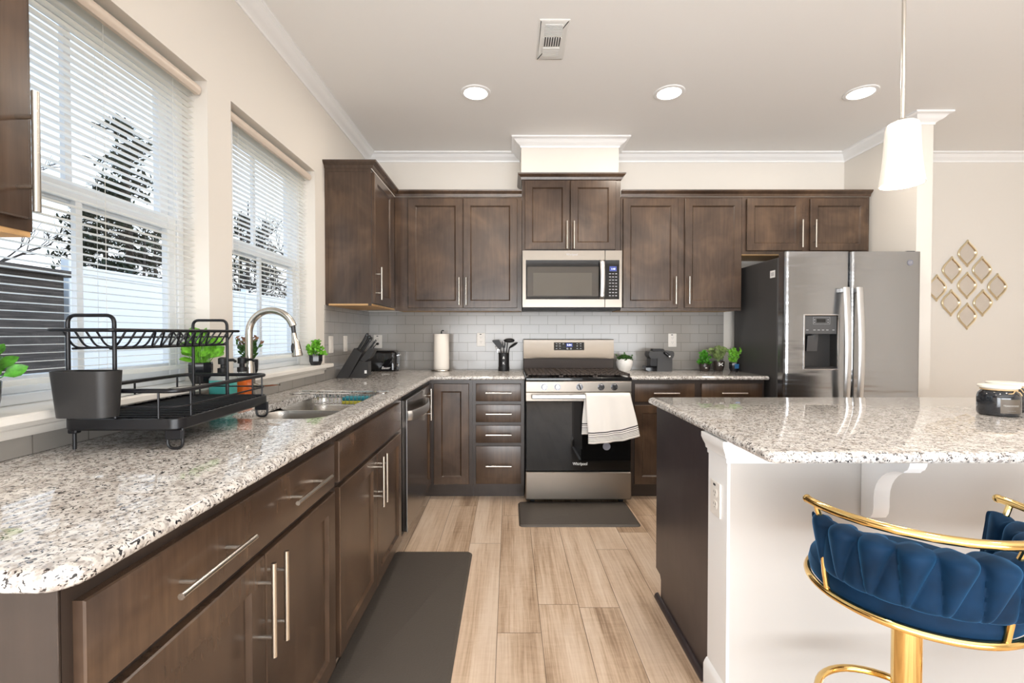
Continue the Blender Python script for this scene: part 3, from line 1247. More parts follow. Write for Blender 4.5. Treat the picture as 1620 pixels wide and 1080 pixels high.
addp([(WL + .001, .578)], 1)
addp(arc(GX - .045, .578 + .045, .045, -PI / 2, 0, 8), 1)
addp([(a, b_) for a, b_ in [(GX + .055 - .055 * math.cos(q), 3.345 - .055 + .055 * math.sin(q)) for q in [PI / 2 * i / 8 for i in range(9)]]], 1)
addp([(.111, 3.345)], .15)
addp([(.111, WB - .001)], 0)
addp([(WL + .001, WB - .001)], 0)
HOLE = rrect(-1.050, -.680, 1.650, 2.450, .095, 8)
mb = MB()
counter(mb, poly, wts, HOLE)
o = single(mb, 'countertop', 'granite', 'white speckled granite countertop along the left wall and corner, holding the sink', 'countertop', (-.9, 2.0, GB),
           'speckled granite countertops')
weld(o)
mb = MB()
counter(mb, [(.884, 3.345), (1.912, 3.345), (1.912, WB - .001), (.884, WB - .001)], [1, .4, 0, .15])
o = single(mb, 'countertop', 'granite', 'short white speckled granite countertop between range and refrigerator', 'countertop', (1.4, 3.6, GB), 'speckled granite countertops')
weld(o)
mb = MB()
IX0, IX1, IY0, IY1 = .676, 2.95, 1.176, 2.235
poly = rrect(IX0, IX1, IY0, IY1, .03, 6)
counter(mb, poly, [1] * len(poly))
o = single(mb, 'countertop', 'granite', 'large white speckled granite island top on the right, with dark candle jars', 'countertop', (1.8, 1.7, GB), 'speckled granite countertops')
weld(o)

# ================================================================== island base
t = thing('kitchen_island', 'kitchen island base with dark wood end panel and pale painted bar side', 'island', (1.75, 1.8, 0))
mb = MB()
mb.prism([(1.592, 0.0), (2.085, 0.0), (2.085, .10), (2.100, .118), (2.156, .122), (2.156, GB - .001), (1.592, GB - .001)], 'x', .700, .720)
part(mb, 'end_panel', 'island_wood', t)
mb = MB(); mb.box(.7205, 2.90, 1.60, 2.13, .105, GB - .001); mb.box(.7205, 2.90, 1.60, 2.08, 0, .105)
part(mb, 'body', 'island_wood', t)
for k in range(4):
    a = .73 + k * .54
    part(shaker(lambda u, d, z: (u, 2.151 - d, z), a, a + .53, .117, .868), 'door', 'dark_wood', t)
mb = MB(); mb.box(.709, 2.90, 1.4545, 1.5905, 0, GB - .001)
part(mb, 'knee_wall', 'wall_paint_dimmed', t)
mb = MB(); mb.box(.699, .7088, 1.4525, 1.5915, .0, GB - .001, .001)
part(mb, 'end_board', 'trim_white', t)
# cap moulding under the top, wrapping the end of the bar wall
mb = MB()
sweep_plan(mb, [(2.90, 1.4535), (.6985, 1.4535), (.6985, 1.5915)],
           [(0, .822), (.004, .822), (.004, .836), (.010, .840), (.012, .852), (.020, .866), (.026, .880), (.026, GB - .001), (0, GB - .001)], -1)
part(mb, 'cap_moulding', 'trim_white', t)
mb = MB()
sweep_plan(mb, [(2.90, 1.4535), (.6985, 1.4535), (.6985, 1.5915)], [(0, 0), (.013, 0), (.013, .075), (.009, .085), (.003, .095), (0, .097)], -1)
part(mb, 'baseboard', 'trim_white', t)
mb = MB()
mb.loft([[(x, y, z) for x, z in ((.700, 0), (.682, 0), (.682, .006), (.686, .014), (.693, .019), (.700, .020))] for y in (1.600, 2.125)])
part(mb, 'shoe_moulding', 'island_wood', t)
for cx in (1.128, 2.30):
    # corbel: S-curved bracket, thin in x
    mb = MB()
    pr = [(1.4525, GB - .001), (1.4525, .655), (1.430, .655), (1.415, .662), (1.405, .678), (1.402, .700), (1.402, .730)]
    for i in range(9):
        f = i / 8
        q = f * PI / 2
        pr.append((1.402 - .105 * (1 - math.cos(q)), .730 + .108 * math.sin(q)))
    pr += [(1.294, .843), (1.284, .850), (1.278, .862), (1.275, .878), (1.275, GB - .001)]
    mb.prism(pr, 'x', cx, cx + .050)
    inner = []
    part(mb, 'corbel', 'trim_white', t)

# ================================================================== range
RF = 3.262
t = thing('gas_range', 'stainless gas range with black oven door between the base cabinets', 'range', (.497, 3.6, 0))
x0, x1 = .116, .878
mb = MB(); mb.box(x0 + .003, x1 - .003, 3.30, 3.93, .03, .905)
for a in (x0 + .04, x1 - .07):
    for b_ in (3.34, 3.85):
        mb.box(a, a + .03, b_, b_ + .03, 0, .03)
part(mb, 'body', 'black_plastic', t)
mb = MB(); mb.box(x0, x1, RF, 3.30, .042, .242, .006)
part(mb, 'warming_drawer', 'steel', t)
# oven door with window
mb = MB(); mb.box(x0, x1, RF, 3.298, .752, .817, .004)
d = part(mb, 'oven_door', 'steel', t)
mb = MB(); mb.box(x0 + .004, x1 - .004, RF + .001, 3.298, .252, .7515, .003)
part(mb, 'door_glass', 'oven_glass', d)
mb = MB(); mb.box(x0 + .040, x1 - .040, RF - .052, RF - .030, .776, .806, .006)
for a in (x0 + .045, x1 - .075):
    mb.box(a, a + .03, RF - .032, RF + .002, .780, .802, .003)
part(mb, 'handle', 'steel_handle', d)
text('Whirlpool', .030, (.508, RF + .0002, .302), RX, 'white_print', d, 'lettering', squeeze=.85)
mb = MB(); mb.tube([(.699, RF + .0012, .428), (.699, RF - .0006, .428)], [.0275, .0275], 28)
part(mb, 'round_sticker', 'emblem_gray', d, 'grey round sticker')
# control panel with knobs
mb = MB(); mb.box(x0, x1, RF, 3.30, .8185, .897, .004)
cp = part(mb, 'control_panel', 'steel', t)
for kx, ang in ((.249, 0), (.344, 0), (.5026, 20), (.6566, 45), (.7516, 45)):
    mb = MB()
    mb.tube([(kx, RF, .857), (kx, RF - .006, .857), (kx, RF - .006, .857), (kx, RF - .020, .857), (kx, RF - .022, .857)],
            [.0245, .0245, .0205, .019, .017], 28)
    part(mb, 'knob', 'knob_metal', cp)
    mb = MB()
    a = math.radians(ang)
    mb.box(-.0045, .0045, -.0042, 0, -.0185, .0185, .002)
    mb.xf(lambda p: (kx + p[0] * math.cos(a) - p[2] * math.sin(a), RF - .0215 + p[1], .857 + p[0] * math.sin(a) + p[2] * math.cos(a)))
    part(mb, 'knob_grip', 'steel_handle' if ang == 0 else 'black_plastic', cp)
# cooktop
mb = MB(); mb.box(x0 - .003, x1 + .003, 3.262, 3.86, .8985, .926, .008)
part(mb, 'cooktop', 'black_gloss', t)
for bx, by, br in ((.255, 3.42, .045), (.255, 3.71, .038), (.497, 3.57, .050), (.74, 3.42, .048), (.74, 3.71, .036)):
    mb = MB(); mb.lathe((bx, by, .926), [(br, 0), (br, .006), (br * .8, .010), (br * .8, .014), (br * .3, .017)], 24)
    part(mb, 'burner', 'black_iron', t)
for gx0, gx1 in ((.122, .372), (.375, .619), (.622, .872)):
    mb = MB()
    zt0, zt1 = .938, .950
    for yy in (3.285, 3.37, 3.47, 3.56, 3.655, 3.74, 3.826):
        mb.box(gx0, gx1, yy, yy + .014, zt0, zt1, .003)
    for i in range(8):
        xx = gx0 + (gx1 - gx0 - .014) * i / 7
        mb.box(xx, xx + .014, 3.285, 3.84, zt0, zt1, .003)
    for xx in (gx0, gx1 - .014):
        for yy in (3.285, 3.826):
            mb.box(xx, xx + .014, yy, yy + .014, .926, zt0)
    part(mb, 'grate', 'black_iron', t)
# backguard
mb = MB(); mb.box(x0 + .004, x1 + .006, 3.862, 3.945, .905, 1.035, .003)
part(mb, 'backguard_base', 'black_iron', t)
mb = MB()
mb.prism([(3.850, 1.030), (3.858, 1.042), (3.870, 1.186), (3.878, 1.192), (3.945, 1.192), (3.945, 1.030)], 'x', x0 + .004, x1 + .008)
bgp = part(mb, 'backguard', 'steel', t)
mb = MB()
pz0, pz1 = 1.100, 1.166
sl = lambda z: 3.858 + (z - 1.042) / .144 * .012
mb.loft([[(xx, sl(z) + dd, z) for dd, z in ((-.0015, pz0), (-.0015, pz1), (.006, pz1), (.006, pz0))] for xx in (.378, .635)])
part(mb, 'control_display', 'black_gloss', bgp)
mb = MB(); mb.loft([[(xx, sl(z) + dd, z) for dd, z in ((-.0025, 1.128), (-.0025, 1.158), (.001, 1.158), (.001, 1.128))] for xx in (.482, .535)])
part(mb, 'clock_screen', 'display_blue', bgp)
text('5:04', .022, (.508, sl(1.143) - .0028, 1.143), RX, 'display_digit', bgp, 'clock_digits')
for xx in (.400, .428, .458, .575, .605):
    for zz in (1.154, 1.135, 1.114):
        if xx == .458 and zz < 1.15:
            continue
        mb = MB(); mb.box(xx - .006, xx + .006, sl(zz) - .0022, sl(zz) + .001, zz - .003, zz + .003)
        part(mb, 'button', 'gray_print', bgp)
for xx in (.492, .522):
    mb = MB(); mb.tube([(xx, sl(1.113) - .0022, 1.113), (xx, sl(1.113) + .001, 1.113)], [.008, .008], 14)
    part(mb, 'button', 'gray_print', bgp)

# towel over the oven handle
NX, NV = 40, 46
yb = RF - .041
def cloth(u, s_):
    """u across 0..1, s_ along 0..1 from front hem over the bar to back hem"""
    zt = .815
    Lf, Lb = .350 - .058 * u + .020 * math.sin(u * 3.0), .295
    L = Lf + .045 + Lb
    d = s_ * L
    wave = .010 * math.sin(u * 9.0 + .6) + .006 * math.sin(u * 21)
    if d < Lf:
        k = 1 - d / Lf
        z = zt - (Lf - d)
        y = yb - .020 - .008 - wave * k - .020 * k * max(0, u - .55)
        f = k
    elif d < Lf + .045:
        q = (d - Lf) / .045 * PI
        y = yb - .021 * math.cos(q) - .003 * math.cos(q)
        z = zt + .006 * math.sin(q)
        f = 0
        k = 0
    else:
        k = (d - Lf - .045) / Lb
        z = zt - (d - Lf - .045)
        y = yb + .022 - .004 * k
        f = k
    xl = .537 + .016 * f * (1 if d < Lf else -1.6)
    xr = .850 + .068 * f * (1 if d < Lf else .3)
    x = xl + (xr - xl) * u + .003 * math.sin(s_ * 14 + u * 5) * f
    v = min(d, L - d)
    return (x, y, z), (u, v)


mb = MB()
for j in range(NV + 1):
    for i in range(NX + 1):
        p, q = cloth(i / NX, j / NV)
        mb.uv[len(mb.v)] = q
        mb.v.append(p)
for j in range(NV):
    for i in range(NX):
        a = j * (NX + 1) + i
        mb.f.append((a, a + 1, a + NX + 2, a + NX + 1)); mb.m.append(0)
o = single(mb, 'dish_towel', 'towel_cloth', 'white dish towel with thin black stripes hung over the oven door handle', 'towel', (.69, yb, .815), smooth=80)
md = o.modifiers.new('thickness', 'SOLIDIFY'); md.thickness = .0025

# ================================================================== microwave
t = thing('microwave', 'stainless over-the-range microwave with dark window and keypad', 'microwave', (.489, 3.75, 1.44))
mx0, mx1, MF = .1025, .880, 3.57
mz0, mz1 = 1.447, 1.889
mb = MB(); mb.box(mx0 + .002, mx1 - .002, 3.60, 3.979, mz0 - .006, mz1 - .004)
part(mb, 'body', 'black_plastic', t)
dx = .745
mb = MB()
# door face as a frame round the window
wx0, wx1, wz0, wz1 = .128, .7445, 1.508, 1.815
for q in ((mx0, wx0, mz0, mz1), (wx0, dx, mz0, wz0), (wx0, dx, wz1, mz1)):
    mb.box(q[0], q[1], MF, 3.60, q[2], q[3])
d = part(mb, 'door', 'steel', t)
mb = MB(); mb.box(wx0, wx1, MF + .001, 3.60, wz0, wz1)
part(mb, 'window', 'black_gloss', d)
mb = MB(); mb.box(wx0 + .012, .70, MF - .0004, MF + .004, wz0 + .024, wz1 - .052)
part(mb, 'window_screen', 'microwave_glass', d)
mb = MB(); mb.box(.186, .645, MF - .0008, MF + .004, wz0 + .030, wz1 - .100)
part(mb, 'inner_view', 'microwave_view', d)
pts = [(.721, MF, 1.805), (.721, MF - .03, 1.798)] + [(.721, MF - .03 - .016 * math.sin(PI * i / 8), 1.785 - .245 * i / 8) for i in range(9)] + [(.721, MF - .03, 1.525), (.721, MF, 1.517)]
mb = MB(); mb.tube(fillet(pts, .01, 3), .0185, 14, flat=(.5, 1))
part(mb, 'handle', 'steel_handle', d)
text('Whirlpool', .024, (.489, MF - .0002, 1.858), RX, 'gray_print', d, 'lettering', squeeze=.9)
mb = MB()
for q in ((.750, mx1, mz0, wz0), (.750, mx1, wz1, mz1), (.860, mx1, wz0, wz1)):
    mb.box(q[0], q[1], MF, 3.60, q[2], q[3])
part(mb, 'control_frame', 'steel', t)
mb = MB(); mb.box(.7455, .860, MF + .001, 3.60, wz0, wz1)
cp = part(mb, 'control_panel', 'black_gloss', t)
mb = MB(); mb.box(.783, .838, MF - .0002, MF + .002, 1.728, 1.766)
part(mb, 'clock_screen', 'display_blue', cp)
text('1:43', .019, (.812, MF - .0006, 1.745), RX, 'display_digit', cp, 'clock_digits')
for r in range(8):
    for c in range(3):
        xx, zz = .787 + c * .024, 1.708 - r * .0245
        mb = MB(); mb.box(xx - .007, xx + .007, MF - .0004, MF + .002, zz - .003, zz + .003)
        part(mb, 'button', 'gray_print', cp)
mb = MB(); mb.box(mx0 + .004, mx1 - .004, 3.58, 3.90, mz0 - .018, mz0 - .0065, .003)
part(mb, 'vent_panel', 'black_plastic', t)

# ================================================================== refrigerator
t = thing('refrigerator', 'stainless side-by-side refrigerator with dark grey side and door dispenser', 'refrigerator', (2.40, 3.55, 0))
mb = MB(); mb.box(1.925, 2.882, 3.272, 3.905, .03, 1.785, .006)
for a in (1.96, 2.80):
    for b_ in (3.30, 3.85):
        mb.box(a, a + .04, b_, b_ + .04, 0, .03)
part(mb, 'body', 'fridge_side', t)
FD = 3.185


def dplan(a, b_, hole=None):
    r = .028
    return [(b_, 3.262), (b_, FD + r)] + [(b_ - r + r * math.cos(q), FD + r - r * math.sin(q)) for q in [PI / 2 * i / 6 for i in range(7)]] + \
           [(a + r - r * math.sin(q), FD + r - r * math.cos(q)) for q in [PI / 2 * i / 6 for i in range(7)]] + [(a, FD + r), (a, 3.262)]


hx0, hx1, hz0, hz1 = 2.066, 2.296, .992, 1.367
mb = MB()
P = dplan(1.925, 2.3795)
mb.prism(P, 'z', .06, hz0)
mb.prism(P, 'z', hz1, 1.812)
Lp = [(hx0, 3.262), (hx0, FD)] + [p for p in P if p[0] < 2.0]
mb.prism(Lp, 'z', hz0, hz1)
Rp = [(hx1, FD), (hx1, 3.262)] + [p for p in P if p[0] > 2.3]
mb.prism(Rp, 'z', hz0, hz1)
d = part(mb, 'freezer_door', 'steel_cool', t)
weld(d)
# dispenser
mb = MB()
mb.box(hx0, hx1, 3.255, 3.261, hz0, hz1)
mb.box(hx0, hx0 + .004, 3.190, 3.255, hz0, 1.235)
mb.box(hx1 - .004, hx1, 3.190, 3.255, hz0, 1.235)
mb.box(hx0, hx1, 3.188, 3.255, hz0, hz0 + .014)
part(mb, 'dispenser_recess', 'dark_gray', d)
mb = MB(); mb.box(hx0 + .003, hx1 - .003, 3.187, 3.255, 1.236, hz1 - .003, .003)
dp = part(mb, 'dispenser_panel', 'gray_panel', d)
mb = MB()
for q in ((hx0 - .008, hx1 + .008, hz0 - .008, hz0), (hx0 - .008, hx1 + .008, hz1, hz1 + .008), (hx0 - .008, hx0, hz0, hz1), (hx1, hx1 + .008, hz0, hz1)):
    mb.box(q[0], q[1], FD - .003, FD + .004, q[2], q[3], .002)
part(mb, 'dispenser_bezel', 'chrome', d)
mb = MB(); mb.box(2.150, 2.212, 3.1860, 3.188, 1.318, 1.342)
part(mb, 'dispenser_screen', 'black_gloss', d)
mb = MB()
for q in ((2.125, 2.243, 1.305, 1.3062), (2.125, 2.243, 1.353, 1.3542), (2.125, 2.1262, 1.305, 1.354), (2.2418, 2.243, 1.305, 1.354)):
    mb.box(q[0], q[1], 3.1862, 3.1875, q[2], q[3])
for xx in (2.085, 2.135, 2.165, 2.195, 2.225, 2.268):
    mb.box(xx - .008, xx + .008, 3.1862, 3.1875, 1.262, 1.267)
for xx in (2.135, 2.230):
    for zz in (1.318, 1.336):
        mb.box(xx - .003, xx + .003, 3.1862, 3.1875, zz - .003, zz + .003)
part(mb, 'dispenser_markings', 'gray_print', d)
mb = MB()
mb.loft([[(2.10 + i * .004, 3.205 + i * .012, 1.225 - i * .055), (2.175 + i * .004, 3.205 + i * .012, 1.225 - i * .055),
          (2.168 + i * .004, 3.225 + i * .010, 1.225 - i * .055), (2.107 + i * .004, 3.225 + i * .010, 1.225 - i * .055)] for i in (0, 1, 2)])
mb.lathe((2.155, 3.222, 1.20), [(.016, 0), (.026, .036)], 16)
part(mb, 'dispenser_paddle', 'gray_panel', d)
mb = MB(); mb.prism(dplan(2.3855, 2.882), 'z', .06, 1.812)
d2 = part(mb, 'fridge_door', 'steel_cool', t)
for dd, hx in ((d, 2.328), (d2, 2.420)):
    mb = MB()
    zt, zb = 1.560, .62
    pts = []
    for i in range(25):
        f = i / 24
        pts.append((hx, FD - .034 - .026 * math.sin(PI * f), zt + (zb - zt) * f))
    mb.tube(pts, .0235, 14, flat=(1, .36))
    for zz in (zt - .02, zb + .02):
        mb.box(hx - .018, hx + .018, FD - .036, FD + .002, zz - .016, zz + .016, .004)
    part(mb, 'handle', 'steel_handle', dd)
mb = MB(); mb.tube([(2.797, FD + .001, 1.735), (2.797, FD - .002, 1.735)], [.021, .021], 28)
e = part(mb, 'emblem', 'emblem_gray', d2)
text('GE', .022, (2.797, FD - .0022, 1.735), RX, 'gray_print', d2, 'emblem_lettering')
mb = MB(); mb.box(1.9238, 1.926, 3.305, 3.367, 1.648, 1.700)
lb = part(mb, 'label_sticker', 'white_label', t, 'small white label sticker on the dark side')
mb = MB()
for zz in (1.665, 1.674, 1.683):
    mb.box(1.9232, 1.9240, 3.317, 3.355, zz - .003, zz + .003)
part(mb, 'label_lines', 'gray_print', lb)
mb = MB(); mb.box(1.926, 2.881, 3.200, 3.270, .03, .058)
part(mb, 'toe_grille', 'black_plastic', t)
for a in (1.95, 2.80):
    mb = MB(); mb.box(a, a + .06, 3.215, 3.29, 1.8125, 1.822, .003)
    part(mb, 'hinge_cover', 'black_plastic', t)

# ================================================================== sink
t = thing('sink', 'undermount stainless double bowl sink under the window', 'sink', (-.865, 2.05, GB))


def bowl(y0, y1):
    mb = MB()
    rr = []
    zt = GB - .004
    for ins, z, r in ((0, zt, .085), (.002, zt - .012, .085), (.010, zt - .15, .085), (.022, zt - .188, .08), (.050, zt - .200, .06), (.13, zt - .205, .03)):
        rr.append([(x, y, z) for x, y in rrect(-1.064 + ins, -.668 - ins, y0 + ins, y1 - ins, r, 6)])
    mb.loft(rr, True, False, True)
    return mb


for y0, y1 in ((1.636, 2.025), (2.045, 2.462)):
    bw = part(bowl(y0, y1), 'bowl', 'sink_steel', t)
    mb = MB(); mb.lathe((-.866, (y0 + y1) / 2, GB - .2085), [(.045, 0), (.045, .002), (.038, .003), (.030, .001)], 24)
    part(mb, 'drain', 'chrome', bw)
mb = MB(); mb.box(-1.050, -.682, 2.0255, 2.0445, GB - .03, GB - .0045, .004)
part(mb, 'divider', 'sink_steel', t)

# faucet
FX, FY = -1.130, 1.975
t = thing('faucet', 'brushed nickel gooseneck pull-down faucet behind the sink', 'faucet', (FX, FY, CT))
mb = MB()
mb.lathe((FX, FY, CT), [(.031, 0), (.031, .006), (.026, .010), (.025, .06), (.021, .165), (.0165, .20)], 24)
part(mb, 'base', 'nickel', t)
mb = MB()
pts = [(FX, FY, CT + .18)] + [(FX + .098 - .098 * math.cos(a), FY, 1.240 + .098 * math.sin(a)) for a in [PI * .90 * i / 18 for i in range(19)]]
mb.tube(pts, .0145, 16)
part(mb, 'gooseneck', 'nickel', t)
ex, ez = pts[-1][0], pts[-1][2]
mb = MB()
mb.tube([(ex, FY, ez), (ex + .004, FY, ez - .035)], [.0095, .0085], 14)
part(mb, 'hose', 'dark_gray', t)
mb = MB()
mb.tube([(ex + .003, FY, ez - .03), (ex + .006, FY, ez - .055), (ex + .010, FY, ez - .066), (ex + .018, FY, ez - .128), (ex + .0185, FY, ez - .132)], [.010, .011, .0155, .0225, .020], 18)
sp_ = part(mb, 'spray_head', 'nickel', t)
mb = MB(); mb.ell((ex + .006, FY - .0175, ez - .095), .007, .006, .022, 12, 8)
part(mb, 'spray_button', 'black_plastic', sp_)
mb = MB()
mb.tube([(FX + .02, FY, CT + .082), (FX + .035, FY, CT + .082)], .013, 14)
mb.tube([(FX + .035, FY, CT + .082), (FX + .135, FY - .008, CT + .090)], [.007, .0055], 12)
part(mb, 'handle', 'nickel', t)

# soap bottles
def soap(x, y, w, h, mat, label):
    t = thing('soap_bottle', label, 'bottle', (x, y, CT), 'pump soap bottles behind the sink')
    mb = MB()
    a = rrect(x - w / 2, x + w / 2, y - w / 2, y + w / 2, w * .22, 4)
    sc = lambda s_: [(x + (px - x) * s_, y + (py - y) * s_) for px, py in a]
    mb.loft([[(px, py, CT + z) for px, py in sc(s_)] for s_, z in ((.94, 0.0005), (1, .005), (1, h * .86))])
    part(mb, 'soap', mat, t)
    mb = MB()
    mb.loft([[(px, py, CT + z) for px, py in sc(s_)] for s_, z in ((1, h * .861), (1, h * .90), (.85, h * .96), (.45, h), (.45, h + .006))])
    part(mb, 'bottle', 'soap_clear', t)
    mb = MB()
    z = CT + h + .006
    mb.lathe((x, y, z), [(.019, 0), (.019, .018), (.009, .020), (.009, .032), (.017, .034), (.017, .056), (.010, .060)], 18)
    mb.tube([(x, y, z + .048), (x + .045, y - .008, z + .050), (x + .055, y - .010, z + .044)], [.006, .0055, .005], 10)
    part(mb, 'pump', 'black_plastic', t)


soap(-1.118, 1.775, .078, .152, 'soap_teal', 'square pump bottle of teal soap behind the dish rack')
soap(-1.105, 1.880, .058, .148, 'soap_orange', 'small pump bottle of orange soap beside the faucet')

# wire basket across the far bowl, with two sponges
t = thing('sink_caddy', 'chrome wire sponge basket hung across the far sink bowl', 'basket', (-.9, 2.41, CT))
mb = MB()
cx0, cx1, cy0, cy1, cz = -1.125, -.640, 2.325, 2.425, CT + .004
mb.tube(fillet_closed([(cx0, cy0, cz), (cx1, cy0, cz), (cx1, cy1, cz), (cx0, cy1, cz)], .012, 4), .0032, 8, closed=True)
bx0, bx1, bz = -1.00, -.72, CT - .055
mb.tube(fillet_closed([(bx0, cy0, bz), (bx1, cy0, bz), (bx1, cy1, bz), (bx0, cy1, bz)], .010, 4), .0025, 8, closed=True)
for i in range(15):
    x = bx0 + (bx1 - bx0) * i / 14
    mb.tube(fillet([(x, cy0, cz), (x, cy0, bz), (x, cy1, bz), (x, cy1, cz)], .008, 3), .0014, 6)
for x in (bx0, bx1):
    for i in range(1, 5):
        y = cy0 + (cy1 - cy0) * i / 5
        mb.tube([(x, y, bz), (x, y, cz)], .0014, 6)
    mb.tube([(x, cy0, cz), (x, cy1, cz)], .002, 6)
part(mb, 'wire_frame', 'chrome', t)
mb = MB(); mb.slab(rrect(-.865, -.735, cy0 + .012, cy0 + .080, .008, 3), bz + .003, bz + .019, .003)
single(mb, 'sponge', 'sponge_yellow', 'yellow sponge lying in the sink basket', 'sponge', (-.8, cy0 + .04, bz + .003))
mb = MB(); mb.slab(rrect(-.865, -.735, cy0 + .014, cy0 + .082, .008, 3), bz + .0195, bz + .037, .004)
single(mb, 'sponge', 'sponge_teal', 'dark teal sponge on top of the yellow one in the sink basket', 'sponge', (-.8, cy0 + .04, bz + .0195))

# ================================================================== dish rack
t = thing('dish_rack', 'two tier black wire dish rack on the counter left of the sink', 'dish rack', (-1.03, 1.45, CT))
LOW = lambda p: (p[0] - (p[1] - 1.45) * .055, p[1], p[2])
UPP = lambda p: (p[0] + (p[1] - 1.43) * .058, p[1], p[2])
rx0, rx1, ry0, ry1 = -1.198, -.882, 1.195, 1.695
mb = MB()
P = rrect(rx0, rx1, ry0, ry1, .03, 5)
mb.loft([[(x, y, z) for x, y in offset_poly(P, [q] * len(P))] for q, z in
         ((.02, .978), (.004, .980), (0, .985), (0, 1.010), (.004, 1.012), (.006, 1.006), (.012, .992), (.03, .990))])
mb.xf(LOW)
part(mb, 'tray', 'rack_tray', t)
mb = MB()
for i in range(17):
    y = ry0 + .03 + (ry1 - ry0 - .06) * i / 16
    mb.tube([(rx0 + .008, y, 1.011), (rx1 - .008, y, 1.011)], .0026, 8)
for x in (rx0 + .06, (rx0 + rx1) / 2, rx1 - .06):
    mb.tube([(x, ry0 + .01, 1.0075), (x, ry1 - .01, 1.0075)], .0026, 8)
mb.xf(LOW)
part(mb, 'bottom_wires', 'black_wire', t)
mb = MB()
i_ = .006
rim = [(rx0 + i_, ry0 + i_), (rx1 - i_, ry0 + i_), (rx1 - i_, ry1 - i_), (rx0 + i_, ry1 - i_)]
mb.tube(fillet_closed([(x, y, 1.085) for x, y in rim], .035, 5), .0062, 10, closed=True)
mb.tube(fillet_closed([(x, y, 1.042) for x, y in rim], .035, 5), .0026, 8, closed=True)
for x, y in [(rx0 + i_, ry0 + .05), (rx0 + i_, ry1 - .05), (rx1 - i_, ry0 + .055), (rx1 - i_, ry1 - .045), (rx1 - .06, ry0 + i_), (rx1 - .06, ry1 - i_), (rx0 + .06, ry1 - i_),
             ((rx0 + rx1) / 2, ry1 - i_), (rx0 + i_, (ry0 + ry1) / 2)]:
    mb.tube([(x, y, 1.008), (x, y, 1.085)], .003, 8)
mb.xf(LOW)
part(mb, 'lower_rail', 'black_wire', t)
for x, y, s_ in ((rx0 + .02, ry0 + .02, 0), (rx0 + .02, ry1 - .02, 0), (rx1 - .02, ry0 + .014, 1), (rx1 - .02, ry1 - .014, 1)):
    mb = MB()
    if s_:
        mb.tube(fillet([(x - .022, y, .985), (x - .022, y, CT + .004), (x + .018, y, CT + .004), (x + .018, y, .985)], .018, 5), .004, 8)
        mb.box(x - .026, x + .02, y - .008, y + .008, .955, .982, .003)
    else:
        mb.cyl((x, y, CT), (x, y, .985), .0045, n=10)
        mb.box(x - .012, x + .012, y - .01, y + .01, .970, .984, .003)
    mb.xf(LOW)
    part(mb, 'leg', 'black_wire', t)
ux0, ux1 = -1.156, -1.033
for y in (1.205, 1.645):
    mb = MB()
    mb.tube(fillet([(ux0, y, 1.010), (ux0, y, 1.285), (ux1, y, 1.285), (ux1, y, 1.010)], .022, 6), .0048, 10)
    mb.xf(UPP)
    part(mb, 'upright', 'black_wire', t)
mb = MB()
sx0, sx1, sy0, sy1 = -1.180, -1.010, 1.175, 1.680
mb.tube(fillet_closed([(sx0, sy0, 1.246), (sx1, sy0, 1.246), (sx1, sy1, 1.246), (sx0, sy1, 1.246)], .012, 4), .0046, 10, closed=True)
mb.tube(fillet_closed([(ux0 - .004, 1.21, 1.226), (ux1 + .004, 1.21, 1.226), (ux1 + .004, 1.65, 1.226), (ux0 - .004, 1.65, 1.226)], .01, 4), .0024, 8, closed=True)
for x in (ux0 + .012, ux1 - .012):
    mb.tube([(x, 1.205, 1.197), (x, 1.655, 1.197)], .003, 8)
for i in range(15):
    y = 1.215 + .43 * i / 14
    if 3 < i < 12:
        continue
    mb.tube(fillet([(sx0, y, 1.246), (ux0 + .006, y, 1.199), (ux1 - .006, y, 1.199), (sx1, y, 1.246)], .018, 4), .0026, 8)
zz = []
for i in range(81):
    f = i / 80
    zz.append((sx1 + .002 - .022 * (1 - (math.cos(f * 2 * PI * 8) * .5 + .5)), 1.305 + .245 * f, 1.199 + .044 * (math.cos(f * 2 * PI * 8) * .5 + .5)))
mb.tube(zz, .0026, 8)
mb.xf(UPP)
part(mb, 'upper_shelf', 'black_wire', t)
# utensil cup hooked on the near end
t = thing('utensil_cup', 'dark grey plastic utensil cup hooked on the near end of the dish rack', 'cup', (-1.055, 1.165, 1.024))
mb = MB()
P0 = rrect(-1.150, -1.010, 1.135, 1.193, .026, 6)
P1 = rrect(-1.158, -1.000, 1.125, 1.194, .030, 6)
I1 = offset_poly(P1, [.003] * len(P1))
I0 = offset_poly(P0, [.003] * len(P0))
mb.loft([[(x, y, 1.024) for x, y in P0], [(x, y, 1.142) for x, y in P1], [(x, y, 1.142) for x, y in I1], [(x, y, 1.030) for x, y in I0]])
cup = part(mb, 'cup', 'charcoal', t)
mb = MB()
for x in (-1.105, -1.055):
    mb.box(x - .001, x + .001, 1.145, 1.186, 1.031, 1.136)
part(mb, 'divider', 'charcoal', t)

